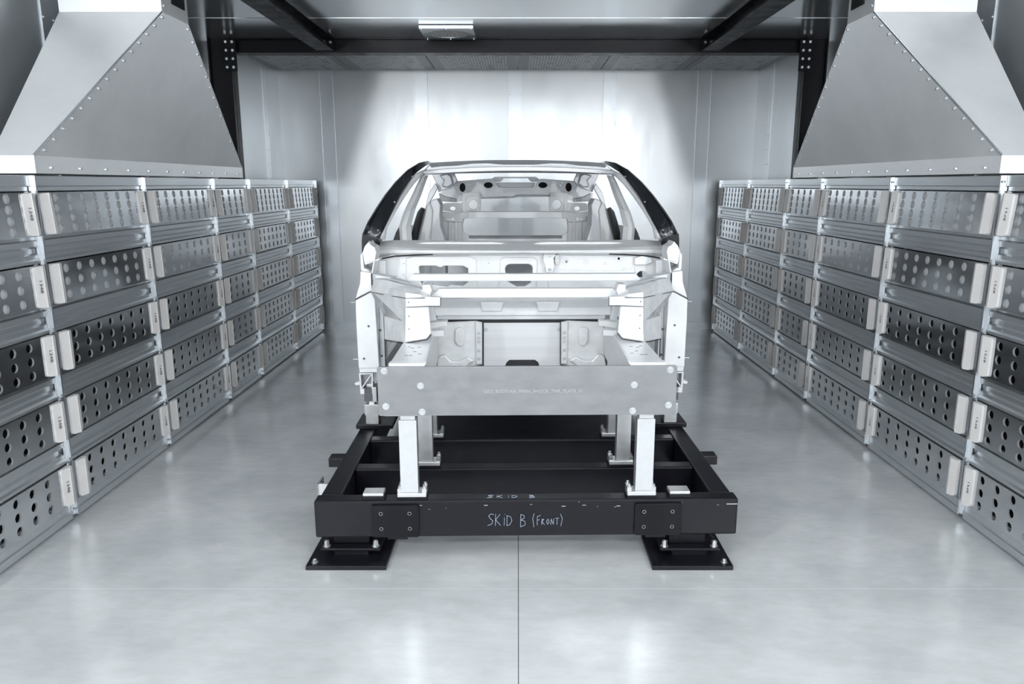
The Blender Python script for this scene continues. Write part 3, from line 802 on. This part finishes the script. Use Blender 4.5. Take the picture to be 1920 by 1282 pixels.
# raised pressings on the firewall
fr = PL([(762, 484), (775, 480), (880, 480), (893, 486), (895, 545), (762, 545)], YF - 0.012)
part(B().plate(fr, [[Vector((p.x, p.y - 0.012, p.z)) for p in hl]], (0, 0.012, 0)), 'firewall_pressing', 'alu', 0.006)
fr = PL([(938, 486), (945, 482), (1000, 482), (1008, 488), (1006, 540), (985, 552), (958, 552), (935, 540)], YF - 0.014)
part(B().plate(fr, [[Vector((p.x, p.y - 0.014, p.z)) for p in hc]], (0, 0.014, 0)), 'firewall_pressing', 'alu', 0.006)
fr = PL([(1020, 500), (1035, 505), (1120, 508), (1180, 507), (1190, 498), (1196, 530), (1150, 545), (1030, 545)], YF - 0.01)
part(B().prism(fr, (0, 0.012, 0)), 'firewall_pressing', 'alu', 0.006)
b_ = B()
for cx, cy, r in ((1062, 490.5, 6), (1099, 491.5, 5), (1160.5, 485, 6), (1172, 505, 4), (1135, 494, 3)):
    c = L(cx, cy, YF); rr_ = r / F * 4.7
    b_.plate([(c.x + rr_ * math.cos(a), c.y - 0.006, c.z + rr_ * math.sin(a)) for a in [2 * math.pi * i / 16 for i in range(16)]],
             [[(c.x + rr_ * .42 * math.cos(a), c.y - 0.006, c.z + rr_ * .42 * math.sin(a)) for a in [2 * math.pi * i / 16 for i in range(16)]]], (0, 0.008, 0))
each(b_, 'bushing', M['alu2'], CAR)
# steering-column bracket
b_ = B().prism(PL([(1019, 476), (1023, 470), (1036, 470), (1043, 478), (1038, 484), (1040, 500), (1036, 511), (1024, 511), (1022, 498), (1018, 488)], YF - 0.05), (0, 0.05, 0))
b_.prism(PL([(1040, 478), (1049, 477), (1049, 497), (1040, 497)], YF - 0.03), (0, 0.03, 0))
g = part(b_, 'column_bracket', 'cast', 0.004)
b_ = B()
for x, y in ((1031, 480), (1044, 483), (1044, 492), (1031, 505)): bolt(b_, L(x, y, YF - 0.052), (0, -1, 0), 0.007, 0.006)
each(b_, 'bolt', M['bolt'], g)
part(B().prism(PL([(1191, 484), (1205, 480), (1222, 484), (1225, 492), (1212, 497), (1191, 497)], YF - 0.04), (0, 0.04, 0)), 'harness_bracket', 'cast', 0.004)
for s in (-1, 1):
    b_ = B().prism(PL([(711, 488), (723, 488), (724, 517), (713, 515)], YF - 0.09), (0, 0.03, 0))
    part(sided(b_, s), 'end_plate', 'alu', 0.002)

# toe board and lower firewall
b_ = B().loft([[Vector((sg * x0, y - OY, z)) for sg, x0 in ((-1, 0.53), (-1, 0.3), (1, 0.3), (1, 0.53))] for y, z in ((4.58, 1.10), (4.46, 1.075), (4.40, 1.03), (4.40, 0.985), (4.45, 0.97))], False, False)
bb = B().grid_solid([[b_.v[r * 4 + c] for c in range(4)] for r in range(5)], (0, 0.012, -0.004))
part(bb, 'toe_board', 'alu', 0.004)
for x0, x1 in ((900, 945), (1005, 1050)):
    p = PL([(x0, 566), (x1, 566), (x1 - 4, 584), (x0 + 4, 584)], 4.385)
    part(B().prism(p, (0, 0.02, 0)), 'toe_board_pressing', 'alu', 0.006)
YL = 4.42
part(B().box(-0.50, 0.50, YL - OY - 0.01, YL - OY + 0.03, zAt(598, YL), zAt(590.5, YL)), 'seam_flange', 'alu2', 0.001)
part(B().box(-0.50, 0.50, YL - OY + 0.004, YL - OY + 0.02, zAt(606, YL), zAt(597.5, YL)), 'seal_and_shade_line', 'seal_shade')
part(B().box(-0.47, 0.47, YL - OY - 0.012, YL - OY + 0.02, zAt(591, YL), zAt(589.5, YL)), 'seal_and_shade_line', 'seal_shade')
ctr = PL([(907, 605), (1052, 605), (1052, 690), (1013, 690), (1009, 679), (1003, 674.5), (955, 674.5), (950, 679), (945, 690), (907, 690)], YL)
ctr = [Vector((p.x, YL - OY, p.z)) for p in ctr]
part(B().plate(ctr, [], (0, 0.02, 0)), 'centre_panel', 'extr', 0.001)
b_ = B()
for x, y in ((911, 617.5), (1048, 617.5)): bolt(b_, L(x, y, YL - 0.001), (0, -1, 0), 0.008, 0.006)
each(b_, 'bolt', M['bolt'], CAR)
b_ = B().box(-0.235, 0.235, YL - OY + 0.01, YL - OY + 0.018, zAt(690, YL), zAt(603, YL))
part(b_, 'sealant_frame', 'seal_shade')
for s in (-1, 1):
    o1 = PL([(818, 628), (826, 604), (893, 601), (904, 604), (904, 684), (872, 690), (818, 692)], YL - 0.03)
    g = part(sided(B().prism(o1, (0, 0.03, 0)), s), 'side_casting', 'cast', 0.008)
    o1 = PL([(891.5, 603), (904, 603), (904, 682), (893, 682)], YL - 0.045)
    part(sided(B().prism(o1, (0, 0.02, 0)), s), 'flange_strip', 'alu', 0.002, parent=g)
    b_ = B()
    for y in (624, 633, 640, 657, 672): bolt(b_, L(898, y, YL - 0.046), (0, -1, 0), 0.0075, 0.005)
    each(sided(b_, s), 'bolt', M['bolt'], g)
    o1 = PL([(853, 618), (858, 614), (866, 614), (871, 620), (871, 645), (866, 650), (858, 648), (853, 640)], YL - 0.05)
    part(sided(B().prism(o1, (0, 0.02, 0)), s), 'boss', 'cast', 0.007, parent=g)
    o1 = PL([(822, 668), (835, 664), (846, 676), (862, 676), (876, 668), (890, 676), (868, 692), (818, 694)], YL - 0.06)
    part(sided(B().prism(o1, (0, 0.03, 0)), s), 'lower_rib', 'cast', 0.010, parent=g)
    o1 = PL([(818.5, 633), (820.2, 633), (819.5, 694), (817.5, 694)], YL - 0.045)
    part(sided(B().prism(o1, (0, 0.03, 0)), s), 'seal_and_shade_line', 'seal_shade')

# front rails
for s in (-1, 1):
    zt, zb = 0.967, 0.752
    p = lambda x, y, z: (x, y, z)
    b_ = B().hexa([p(-0.615, -0.066, zb), p(-0.455, -0.066, zb), p(-0.492, 1.06, zb), p(-0.612, 1.06, zb), p(-0.615, -0.066, zt), p(-0.455, -0.066, zt), p(-0.492, 1.06, zt), p(-0.612, 1.06, zt)])
    g = part(sided(b_, s), 'front_rail', 'extr', 0.003)
    b_ = B()
    for x, y in ((-0.54, 0.12), (-0.56, 0.12), (-0.5, 0.15), (-0.55, 0.28), (-0.52, 0.30), (-0.57, 0.31), (-0.53, 0.2)):
        b_.box(x - 0.008, x + 0.008, y - 0.003, y + 0.003, zt, zt + 0.0006)
    part(sided(b_, s), 'stamped_marks', 'seal_shade', parent=g)
    b_ = B()
    for y, z in ((0.3, 0.93), (0.34, 0.90), (0.26, 0.86), (0.22, 0.83)): b_.cyl((-0.464 - 0.0325 * y, y, z), (-0.460 - 0.0325 * y, y, z), 0.006, 0.006, 8)
    part(sided(b_, s), 'rail_holes', 'dark', parent=g)

# strut towers
for s in (-1, 1):
    YT = 3.72
    fr = PL([(761, 558), (803, 558), (806, 600), (808.5, 624), (800, 634.5), (760, 641)], YT)
    g = part(sided(B().prism(fr, (0, 0.03, 0)), s), 'strut_tower', 'cast', 0.004)
    a, bq, c = L(761, 557, YT), L(761, 641, YT), L(722, 635, 4.0)
    d, e, f = L(721, 592, 4.05), L(756, 602, 3.80), L(699, 546, 4.12)
    dn = Vector((0.006, 0.014, 0))
    b_ = B()
    for tri in ((a, f, e), (a, e, bq), (bq, e, d, c)): b_.prism(tri, dn)
    part(sided(b_, s), 'tower_wing', 'cast', 0.0, parent=g)
    rim0 = [L(696, 546, 4.12), L(728, 552, 3.95), L(761, 558, 3.71), L(790, 557, 3.70), L(804, 558, 3.74)]
    rim1 = [L(699, 537, 4.12), L(729, 541, 3.96), L(761, 548, 3.715), L(790, 552, 3.705), L(803, 554, 3.75)]
    rim2 = [L(703, 522, 4.15), L(728, 525, 4.02), L(760, 534, 3.84), L(788, 541, 3.80), L(803, 549, 3.80)]
    rim3 = [L(712, 520, 4.22), L(738, 521.5, 4.18), L(770, 530, 4.08), L(792, 538, 3.98), L(806, 546, 3.9)]
    part(sided(B().grid_solid([rim0, rim1, rim2, rim3], (0, 0.02, -0.004)), s), 'tower_cap', 'cast', 0.003, parent=g)
    b_ = B().grid_solid([PL([(728, 523), (760, 530.5), (786, 538)], 4.0), PL([(740, 522), (768, 529), (788, 536.5)], 4.1)], (0, 0.01, 0.006))
    part(sided(b_, s), 'tower_slot', 'alu2', 0.002, parent=g)
    b_ = B().prism(PL([(761, 560), (797, 560), (797, 556), (826, 557), (826, 573), (797, 573), (761, 575)], YT - 0.03), (0, 0.035, 0))
    part(sided(b_, s), 'tower_bracket', 'alu', 0.003, parent=g)
    b_ = B()
    for x, y in ((766.5, 566), (767, 592), (767.5, 616)): c_ = L(x, y, YT - (0.031 if y < 570 else 0.001)); b_.cyl(c_, c_ + Vector((0, -0.001, 0)), 0.0032, 0.0032, 8)
    part(sided(b_, s), 'pin_holes', 'dark', parent=g)
    b_ = B().prism(PL([(760, 627), (803, 625), (808, 624), (800, 634.5), (760, 641)], YT - 0.012), (0, 0.014, 0))
    part(sided(b_, s), 'tower_foot', 'cast', 0.004, parent=g)
    b_ = B().prism(PL([(802, 573), (812, 573), (818, 600), (806, 602)], 3.95), (0, 0.05, 0))
    part(sided(b_, s), 'inner_web', 'alu2', 0.002, parent=g)
    b_ = B().prism(PL([(803, 604), (838, 602), (840, 611), (806, 617)], 3.98), (0, 0.06, 0)).prism(PL([(806, 620), (833, 619), (833, 630), (808, 631)], 3.9), (0, 0.06, 0))
    part(sided(b_, s), 'hose_bracket', 'alu', 0.003, parent=g)
    b_ = B().prism(PL([(792, 534), (806, 533), (810, 545), (806, 556), (793, 554)], 3.80), (0, 0.10, 0))
    part(sided(b_, s), 'bar_socket', 'cast', 0.004, parent=g)
# braces between the towers
def brace(x0, x1, y0, y1, cut, Y):
    q = [(x0 + cut, y0), (x1 - cut, y0), (x1, y1 - 2), (x1, y1), (x0, y1), (x0, y1 - 2)]
    p = PL(q, Y)
    part(B().prism([Vector((v.x, Y - OY, v.z)) for v in p], (0, 0.05, 0)), 'cross_brace', 'extr', 0.003)
brace(765, 1203, 513.5, 527, 10, 4.16)
brace(806, 1168, 541, 558, 18, 3.86)

# hinge pillars, brackets
for s in (-1, 1):
    g = part(sided(B().prism(PL([(667.5, 561), (696, 546), (704, 561), (712, 689), (673.5, 689), (668.5, 600)], 4.26), (0, 0.22, 0)), s), 'hinge_pillar', 'alu', 0.004)
    part(sided(B().prism(PL([(703, 557), (719, 590), (724, 690), (711, 690)], 4.33), (0, 0.10, 0)), s), 'pillar_flange', 'alu2', 0.002, parent=g)
    b_ = B()
    for x, y, Y in ((692, 610.5, 4.259), (683.5, 671, 4.259), (714, 618, 4.32), (716.5, 666, 4.32)):
        c_ = L(x, y, Y); b_.cyl(c_, c_ + Vector((0, -0.004, 0)), 0.007, 0.006, 8)
    each(sided(b_, s), 'stud', M['ink'], g)
    b_ = B()
    for x, y in ((667, 566), (672, 672)):
        c_ = L(x, y, 4.35); b_.cyl(c_, c_ + Vector((-0.028, 0, 0)), 0.0035, 0.0035, 8)
    each(sided(b_, s), 'locator_pin', M['bolt'], g)
    part(sided(B().prism(PL([(677, 508.5), (696.5, 511), (698, 544), (667.5, 559), (676, 530)], 4.29), (0, 0.18, 0)), s), 'pillar_upper', 'alu', 0.003)
    part(sided(B().prism(PL([(697.5, 513), (703, 514), (730, 519), (742, 521), (700, 536), (697.5, 541)], 4.33), (0, 0.1, 0)), s), 'pillar_shelf', 'alu2', 0.002)
    part(sided(B().prism(PL([(696.8, 513), (698, 513), (698.5, 534), (697.2, 534)], 4.285), (0, 0.02, 0)), s), 'seal_and_shade_line', 'seal_shade')
    part(sided(B().prism(PL([(667, 560.5), (696, 545.5), (696.3, 546.5), (667.3, 562)], 4.255), (0, 0.03, 0)), s), 'seal_and_shade_line', 'seal_shade')
    b_ = B().prism(PL([(676.5, 478), (681, 472), (683.5, 505), (678, 505)], 4.36), (0, 0.2, 0))
    b_.prism(PL([(681, 472), (685, 461), (692, 453), (696, 459), (703, 463), (706, 472), (704, 487), (684, 493)], 4.34), (0, 0.15, 0))
    b_.prism(PL([(703.5, 472), (706, 472), (699.5, 512), (697, 512)], 4.33), (0, 0.16, 0))
    b_.prism(PL([(678, 503), (686, 503), (698, 510), (697, 513), (680, 509)], 4.35), (0, 0.12, 0))
    b_.prism(PL([(684, 493), (703, 487), (712, 484), (712, 487), (703, 490), (686, 496)], 4.35), (0, 0.1, 0))
    part(sided(b_, s), 'hinge_bracket', 'cast', 0.002)
    part(sided(B().prism(PL([(686, 492), (712, 486), (712, 516), (690, 510)], 4.50), (0, 0.02, 0)), s), 'bracket_recess', 'alu2')

# sills and sill ends
for s in (-1, 1):
    b_ = B().plate(PL([(674, 698), (700, 698), (700, 737), (677, 737)], 4.30), [PL([(677, 701), (697.5, 700), (697.5, 727), (679, 727)], 4.30)], (0, 0.03, 0))
    p, q = L(679, 726, 4.30), L(697, 701, 4.30)
    b_.prism([p + Vector((-0.003, 0, 0)), p + Vector((0.005, 0, 0)), q + Vector((0.003, 0, 0)), q + Vector((-0.005, 0, 0))], (0, 0.03, 0))
    g = part(sided(b_, s), 'sill_end', 'alu', 0.0)
    part(sided(B().prism(PL([(677, 700), (698, 700), (698, 727), (679, 727)], 4.34), (0, 0.01, 0)), s), 'sill_end_web', 'plate', parent=g)
    part(sided(B().prism(PL([(674, 687.5), (712, 687.5), (712, 697), (675, 697)], 4.27), (0, 0.10, 0)), s), 'sill_cap', 'alu', 0.003)
    part(sided(B().prism(PL([(666, 717), (677, 713), (677, 720), (668, 721)], 4.30), (0, 0.05, 0)), s), 'sill_tab', 'alu', 0.001)
    x = 0.925
    part(B().box(*sorted((s * x, s * (x - 0.075))), 1.05, 3.7, 0.595, 0.72), 'sill', 'extr', 0.004)
    part(B().box(*sorted((s * (x - 0.08), s * (x - 0.12))), 1.06, 3.6, 0.62, 0.73), 'inner_sill', 'bodyblk', 0.004)

# floor pan
part(B().box(-0.85, 0.85, 1.16, 4.3, 0.66, 0.675), 'floor_pan', 'alu2')
part(B().prism([(-0.2, 1.2, 0.675), (-0.13, 1.2, 0.86), (0.13, 1.2, 0.86), (0.2, 1.2, 0.675)], (0, 2.4, 0)), 'tunnel', 'alu2', 0.01)

# A pillars: black outer skin, silver inner flange
OI = [(680, 439, 711, 450, 4.58), (691, 414, 722, 427, 4.66), (706, 389, 736, 398, 4.82), (722, 365, 750, 368, 5.0), (742, 340, 766, 342, 5.2), (764, 318, 781, 324, 5.42), (786, 304.5, 797, 312, 5.65), (802, 301, 809, 306, 5.95)]
def apillar(s):
    rings = []
    for ox_, oy_, ix, iy, Y in OI:
        o_, i_ = L(ox_, oy_, Y + 0.06), L(ix, iy, Y)
        m1 = o_.lerp(i_, 0.45) + Vector((-0.004, -0.03, 0.004)); m2 = o_.lerp(i_, 0.52) + Vector((0.0, -0.018, -0.004)); m3 = o_.lerp(i_, 0.8) + Vector((0, -0.012, 0))
        rings.append([o_, o_.lerp(i_, 0.2) + Vector((-0.003, -0.02, 0.003)), m1, m2, m3, i_, i_ + Vector((-0.02, 0.05, 0)), o_ + Vector((0.01, 0.09, -0.01))])
    last = rings[-1]
    for dy, dx, dz in ((0.4, -0.006, 0.0), (0.9, 0.01, -0.02), (1.3, 0.04, -0.07)):
        rings.append([p + Vector((dx, dy, dz)) for p in last])
    g = part(sided(B().loft(rings), s), 'side_frame', 'bodyblk', 0.0, True)
    b_ = B().prism(PL([(680, 438), (686, 436), (694, 449), (699, 458), (711.5, 460), (714.5, 450), (711, 446), (692, 440), (682, 470), (679, 480)][:0] or [(680, 438), (712, 447), (715, 450), (713, 460), (699, 459), (693, 449), (684, 462), (679.5, 476), (679, 450)], 4.56), (0, 0.06, 0))
    part(sided(b_, s), 'frame_foot', 'bodyblk', 0.003, parent=g)
    b_ = B()
    for x, y, Y in ((709.5, 431.5, 4.6), (740.5, 378.5, 4.85), (773, 331, 5.25)):
        b_.ball(L(x, y, Y), 0.006, 8, 4)
    each(sided(b_, s), 'screw', M['bolt'], g)
    S = [(723, 449, 4.64), (727, 427, 4.70), (742, 398, 4.85), (759, 370, 5.03), (776, 346, 5.22), (790, 331, 5.35), (806, 324, 5.42)]
    I = [(710, 450, 4.62), (721, 428, 4.69), (735, 398, 4.84), (749, 370, 5.02), (765, 344, 5.21), (780, 326, 5.36), (797, 318, 5.42)]
    rings = []
    for (sx, sy, Y), (ix, iy, Y2) in zip(S, I):
        a, c = L(sx, sy, Y + 0.03), L(ix, iy, Y2)
        rings.append([c, c.lerp(a, 0.6) + Vector((0, -0.012, 0)), a, a + Vector((-0.01, 0.07, 0)), c + Vector((-0.02, 0.07, 0))])
    part(sided(B().loft(rings), s), 'windscreen_pillar', 'alu', 0.0, True)
both(apillar)

# B pillars and rear quarter structure
def rear(s):
    le = [(752, 520, 5.9), (751, 449, 5.85), (749, 426, 5.83), (757, 400, 5.8), (770, 373, 5.76), (785, 341, 5.7), (791, 329, 5.7)]
    ri = [(776, 520, 5.9), (773, 449, 5.85), (771, 425, 5.83), (780, 390, 5.8), (790, 367, 5.76), (799, 341, 5.7), (804, 328, 5.7)]
    rings = []
    for (a, b1, Y), (c, d, Y2) in zip(le, ri):
        p, q = L(a, b1, Y), L(c, d, Y2)
        rings.append([p, p.lerp(q, 0.25) + Vector((0, -0.02, 0)), p.lerp(q, 0.6) + Vector((0, -0.02, 0)), q, q + Vector((-0.01, 0.06, 0)), p + Vector((-0.01, 0.06, 0))])
    part(sided(B().loft(rings), s), 'door_pillar', 'alu', 0.0)
    part(sided(B().prism(PL([(738, 449), (751, 449), (751, 520), (734, 520)], 5.95), (0, 0.1, 0)).prism(PL([(738, 449), (751, 449), (749, 424), (743, 435)], 5.95), (0, 0.1, 0)), s), 'pillar_skin', 'bodyblk', 0.003)
    part(sided(B().prism(PL([(771, 520), (784, 520), (784, 449), (797, 391), (790, 388), (783, 397), (777, 415), (772, 437)], 6.45), (0, 0.05, 0)), s), 'quarter_skin', 'bodyblk', 0.006)
    part(sided(B().prism(PL([(784, 520), (784, 449), (796, 398), (799, 386), (806, 378), (812, 395), (808, 449), (808, 520)], 6.50), (0, 0.12, 0)), s), 'wheelhouse', 'alu', 0.012)
    part(sided(B().prism(PL([(806, 520), (806, 449), (808, 410), (804, 392), (804, 381), (812, 374), (820, 372), (826, 384), (825, 402), (826, 424), (834, 449), (836, 520)], 6.53), (0, 0.3, 0)), s), 'wheelhouse_inner', 'alu2', 0.008)
    g = part(sided(B().prism(PL([(809, 323), (850, 320), (858, 339), (846, 352), (822, 360), (819, 345), (813, 333)], 6.7), (0, 0.05, 0)), s), 'rear_pillar', 'alu2', 0.006)
    part(sided(B().prism(PL([(823, 329), (840, 324), (846, 330), (850, 345), (840, 352), (828, 350), (832, 338)], 6.66), (0, 0.04, 0)), s), 'pillar_pressing', 'alu2', 0.012, parent=g)
    part(sided(B().prism(PL([(816.5, 343), (821, 352), (803, 385), (797.5, 390), (804, 362)], 6.6), (0, 0.05, 0)), s), 'quarter_window_frame', 'alu2', 0.004)
    # roof side rail inside
    p = [L(806, 323, 5.45), L(812, 322, 5.9), L(815, 322, 6.75)]
    rings = [[q, q + Vector((0.03, 0, 0.015)), q + Vector((0.0, 0, 0.05)), q + Vector((-0.03, 0, 0.02))] for q in p]
    part(sided(B().loft(rings), s), 'roof_side_rail', 'alu2', 0.006)
both(rear)
for s in (-1, 1):
    o_ = [(1.9, 0.72), (2.75, 0.72), (2.80, 0.95), (2.95, 1.08), (3.3, 1.12), (3.6, 1.05), (3.75, 0.9), (3.78, 0.75), (4.2, 0.78), (4.25, 1.2), (4.0, 1.38), (3.2, 1.40), (2.95, 1.30)]
    x = s * 0.93
    part(B().prism([(x, y, z) for y, z in o_[1:]], (-s * 0.012, 0, 0)), 'quarter_panel', 'bodyblk', 0.004)

# roof
rr_ = [(797, 324.5, 320.5, 5.31), (795, 322.5, 314, 5.26), (796, 318, 310, 5.36), (803, 311, 303.5, 5.62), (809, 305, 299.7, 6.0)]
rows = []
for ex, ey, cy_, Y in rr_:
    e, c = L(ex, ey, Y), L(971, cy_, Y - 0.04 if Y < 5.5 else Y); row = []
    for i in range(13):
        u = -1 + i / 6; a = abs(u) ** 2.2
        row.append(Vector((e.x * -u if False else -e.x * u * -1 * -1 if False else -e.x * u, c.y + (e.y - c.y) * a, c.z + (e.z - c.z) * a)))
    rows.append(row)
lastr = rows[-1]
rows.append([p + Vector((0, 0.5, -0.005)) for p in lastr]); rows.append([Vector((p.x * 0.97, p.y + 0.95, p.z - 0.035)) for p in lastr])
g = part(B().grid_solid(rows, (0, 0.004, -0.012)), 'roof_panel', 'alu2', 0.0, True)
b_ = B()
hd = []
for i in range(13):
    u = -1 + i / 6; e = L(800, 325, 5.33); c = L(971, 320, 5.29); a = abs(u) ** 2.2
    dip = 0.010 if 0.25 < abs(u) < 0.62 else 0.0
    hd.append(Vector((-e.x * u, c.y + (e.y - c.y) * a, c.z + (e.z - c.z) * a + dip)))
b_.grid_solid([[p + Vector((0, -0.004, 0.034 - (0.006 if i in (0, 12) else 0))) for i, p in enumerate(hd)], [p + Vector((0, 0.03, 0.004)) for p in hd], [p + Vector((0, 0.09, 0.006)) for p in hd]], (0, 0.004, 0.008))
part(b_, 'roof_header', 'alu', 0.002, parent=g)

# rear bulkhead
YR = 7.2
def Lr(x, y, Y=YR): return L(820 + x * 0.15625, 310 + y * 0.15625, Y)
def PR(pts, Y=YR): return [Lr(x, y, Y) for x, y in pts]
def circ(cx, cy, rx, ry, Y=YR, n=14): return [Lr(cx + rx * math.cos(2 * math.pi * i / n), cy + ry * math.sin(2 * math.pi * i / n), Y) for i in range(n)]
out = [(20, 335), (100, 290), (190, 225), (240, 188), (640, 158), (680, 175), (705, 225), (735, 265), (770, 275), (1130, 275), (1165, 255), (1190, 205), (1215, 165), (1250, 160), (1660, 188), (1700, 225), (1790, 290), (1870, 335), (1850, 430), (1660, 435), (1500, 390), (1370, 360), (960, 355), (900, 378), (800, 385), (520, 388), (230, 440), (40, 430)]
holes = [circ(303, 265, 36, 54), circ(612, 237, 54, 36), circ(1267, 237, 54, 36), circ(1577, 262, 38, 54)]
for x, y in ((490, 202), (512, 252), (385, 233), (645, 326), (538, 280), (1385, 200), (1505, 210), (1350, 320), (1037, 312), (168, 308), (1705, 300), (1480, 240), (700, 276), (1180, 272)):
    holes.append(circ(x, y, 6, 6, YR, 6))
part(B().plate(PR(out), holes, (0, 0.03, 0)), 'rear_bulkhead', 'alu2', 0.002)
part(B().prism(PR([(690, 205), (1180, 205), (1150, 268), (745, 268)], YR + 0.2), (0, 0.02, 0)), 'bulkhead_recess', 'alu2', 0.004)
b_ = B().box(Lr(680, 150).x, Lr(1200, 150).x, YR - OY + 0.25, YR - OY + 0.28, Lr(0, 152).z, Lr(0, 134).z)
for a, c in ((650, 790), (1090, 1220)): b_.prism(PR([(a, 160), (a + 40, 138), (c - 10 if a < 900 else c - 35, 138), (c, 165), (c - 30, 195), (a + 40, 200)], YR + 0.24), (0, 0.03, 0))
part(b_, 'latch_frame', 'alu2', 0.003)
part(B().prism(PR([(530, 384), (800, 372), (900, 372), (960, 350), (1365, 355), (1365, 375), (970, 378), (900, 392), (800, 394), (530, 402)], YR - 0.02), (0, 0.03, 0)), 'bulkhead_flange', 'plate', 0.003)
for s in (-1, 1):
    bx = PR([(300, 335), (340, 325), (500, 325), (510, 370), (525, 390), (522, 556), (300, 556)], YR - 0.10)
    g = part(sided(B().plate(bx, [circ(432, 470, 56, 56, YR - 0.10, 20)], (0, 0.02, 0)), s), 'speaker_plate', 'alu', 0.002)
    rg = [Lr(x, y, YR - 0.12) for x, y in [(q[0], q[1]) for q in rrect(348, 512, 368, 548, 30, 4)]]
    part(sided(B().plate(rg, [circ(432, 470, 58, 58, YR - 0.12, 20)], (0, 0.02, 0)), s), 'speaker_ring', 'alu', 0.004, parent=g)
    part(sided(B().plate(PR([(60, 470), (90, 452), (300, 448), (300, 560), (235, 572), (60, 540)], YR - 0.08), [circ(187, 517, 34, 26, YR - 0.08)], (0, 0.02, 0)), s), 'mount_ear', 'alu', 0.002)
    g = part(sided(B().prism(PR([(35, 548), (240, 575), (310, 560), (375, 575), (365, 640), (312, 640), (300, 680), (215, 680), (40, 655)], YR - 0.16), (0, 0.04, 0)), s), 'hinge_mount', 'alu', 0.002)
    b_ = B()
    for x, y in ((80, 625), (82, 655), (128, 650), (182, 645)): bolt(b_, Lr(x, y, YR - 0.161), (0, -1, 0), 0.010, 0.008)
    each(sided(b_, s), 'bolt', M['bolt'], g)
    part(sided(B().prism(PR([(35, 655), (215, 680), (215, 1100), (110, 1100), (95, 880), (40, 770)], YR - 0.12), (0, 0.04, 0)).prism(PR([(130, 670), (180, 674), (180, 1100), (130, 1100)], YR - 0.135), (0, 0.02, 0)).prism(PR([(228, 680), (298, 680), (298, 1100), (228, 1100)], YR - 0.14), (0, 0.05, 0)), s), 'tower_post', 'alu', 0.004)
    part(sided(B().prism(PR([(20, 335), (40, 430), (230, 440), (230, 400), (100, 372)], YR - 0.03), (0, 0.02, 0)), s), 'bulkhead_gusset', 'plate', 0.004)
    b_ = B(); c_ = Lr(397, 287, YR - 0.001); b_.cyl(c_, c_ + Vector((0, -0.004, 0)), 0.019, 0.019, 16); b_.cyl(c_ + Vector((0, -0.004, 0)), c_ + Vector((0, -0.005, 0)), 0.005, 0.005, 8)
    part(sided(b_, s), 'plug', 'alu')
part(B().box(Lr(300, 560, YR - 0.15).x, Lr(1580, 560, YR - 0.15).x, YR - OY - 0.15, YR - OY - 0.11, Lr(0, 632, YR - 0.15).z, Lr(0, 556, YR - 0.15).z), 'cross_bar', 'extr', 0.002)
# rim of the luggage opening
hole = [Lr(x, y, YR - 0.1) for x, y in [(340, 560), (1540, 560), (1565, 740), (1560, 800), (1500, 840), (380, 840), (320, 800), (305, 740)]]
outr = [Lr(x, y, YR - 0.1) for x, y in [(296, 550), (1584, 550), (1584, 1100), (296, 1100)]]
part(B().plate(outr, [hole], (0, 0.02, 0)), 'luggage_frame', 'alu2', 0.004)
part(B().box(Lr(380, 850, YR - 0.13).x, Lr(1500, 850, YR - 0.13).x, YR - OY - 0.14, YR - OY - 0.09, Lr(0, 872, YR - 0.13).z, Lr(0, 846, YR - 0.13).z), 'luggage_sill', 'plate', 0.006)

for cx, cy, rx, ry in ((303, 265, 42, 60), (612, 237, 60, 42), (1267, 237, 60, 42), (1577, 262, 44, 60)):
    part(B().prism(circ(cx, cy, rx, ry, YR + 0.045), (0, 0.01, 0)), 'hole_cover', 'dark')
# dark joints that outline the pressings, plus a painted shadow gap under the cowl
def joint(pts, rad=0.0032):
    b_ = B()
    for p, q in zip(pts, pts[1:]): b_.cyl(p, q, rad, rad, 6)
    return b_
for s in (-1, 1):
    part(sided(joint([L(714, 484.5, 4.585), L(740, 480, 4.57), L(780, 477.6, 4.55), L(812, 476.3, 4.53)], 0.0045), s), 'seal_and_shade_line', 'seal_shade')  # dark strip painting the shadow gap below the cowl lip
    part(sided(joint([L(721.5, 592, 4.06), L(722.5, 640, 4.06), L(724, 692, 4.06)]), s), 'seal_and_shade_line', 'seal_shade')
    part(sided(joint([L(722, 636.5, 3.98), L(760, 643, 3.70), L(801, 636, 3.70), L(809, 626.5, 3.72)], 0.0026), s), 'seal_and_shade_line', 'seal_shade')
    part(sided(joint([L(826, 603, 4.37), L(893, 600, 4.37), L(905.5, 603, 4.37), L(905.5, 684, 4.37), L(885, 687, 4.37)], 0.003), s), 'seal_and_shade_line', 'seal_shade')
    part(sided(joint([L(795.5, 675, 3.32), L(811, 631, 3.85)], 0.0018), s), 'rail_edge', 'alu2')
    part(sided(joint([L(762, 575.5, 3.685), L(800, 574, 3.685), L(826.5, 573.5, 3.685), L(826.5, 557, 3.685)], 0.0016), s), 'seal_and_shade_line', 'seal_shade')
    part(sided(joint([L(697, 547, 4.10), L(728, 553, 3.94), L(760.5, 558.5, 3.695)], 0.0018), s), 'seal_and_shade_line', 'seal_shade')
    part(sided(joint([L(711.5, 575, 4.30), L(713.5, 690, 4.30)], 0.0016), s), 'seal_and_shade_line', 'seal_shade')
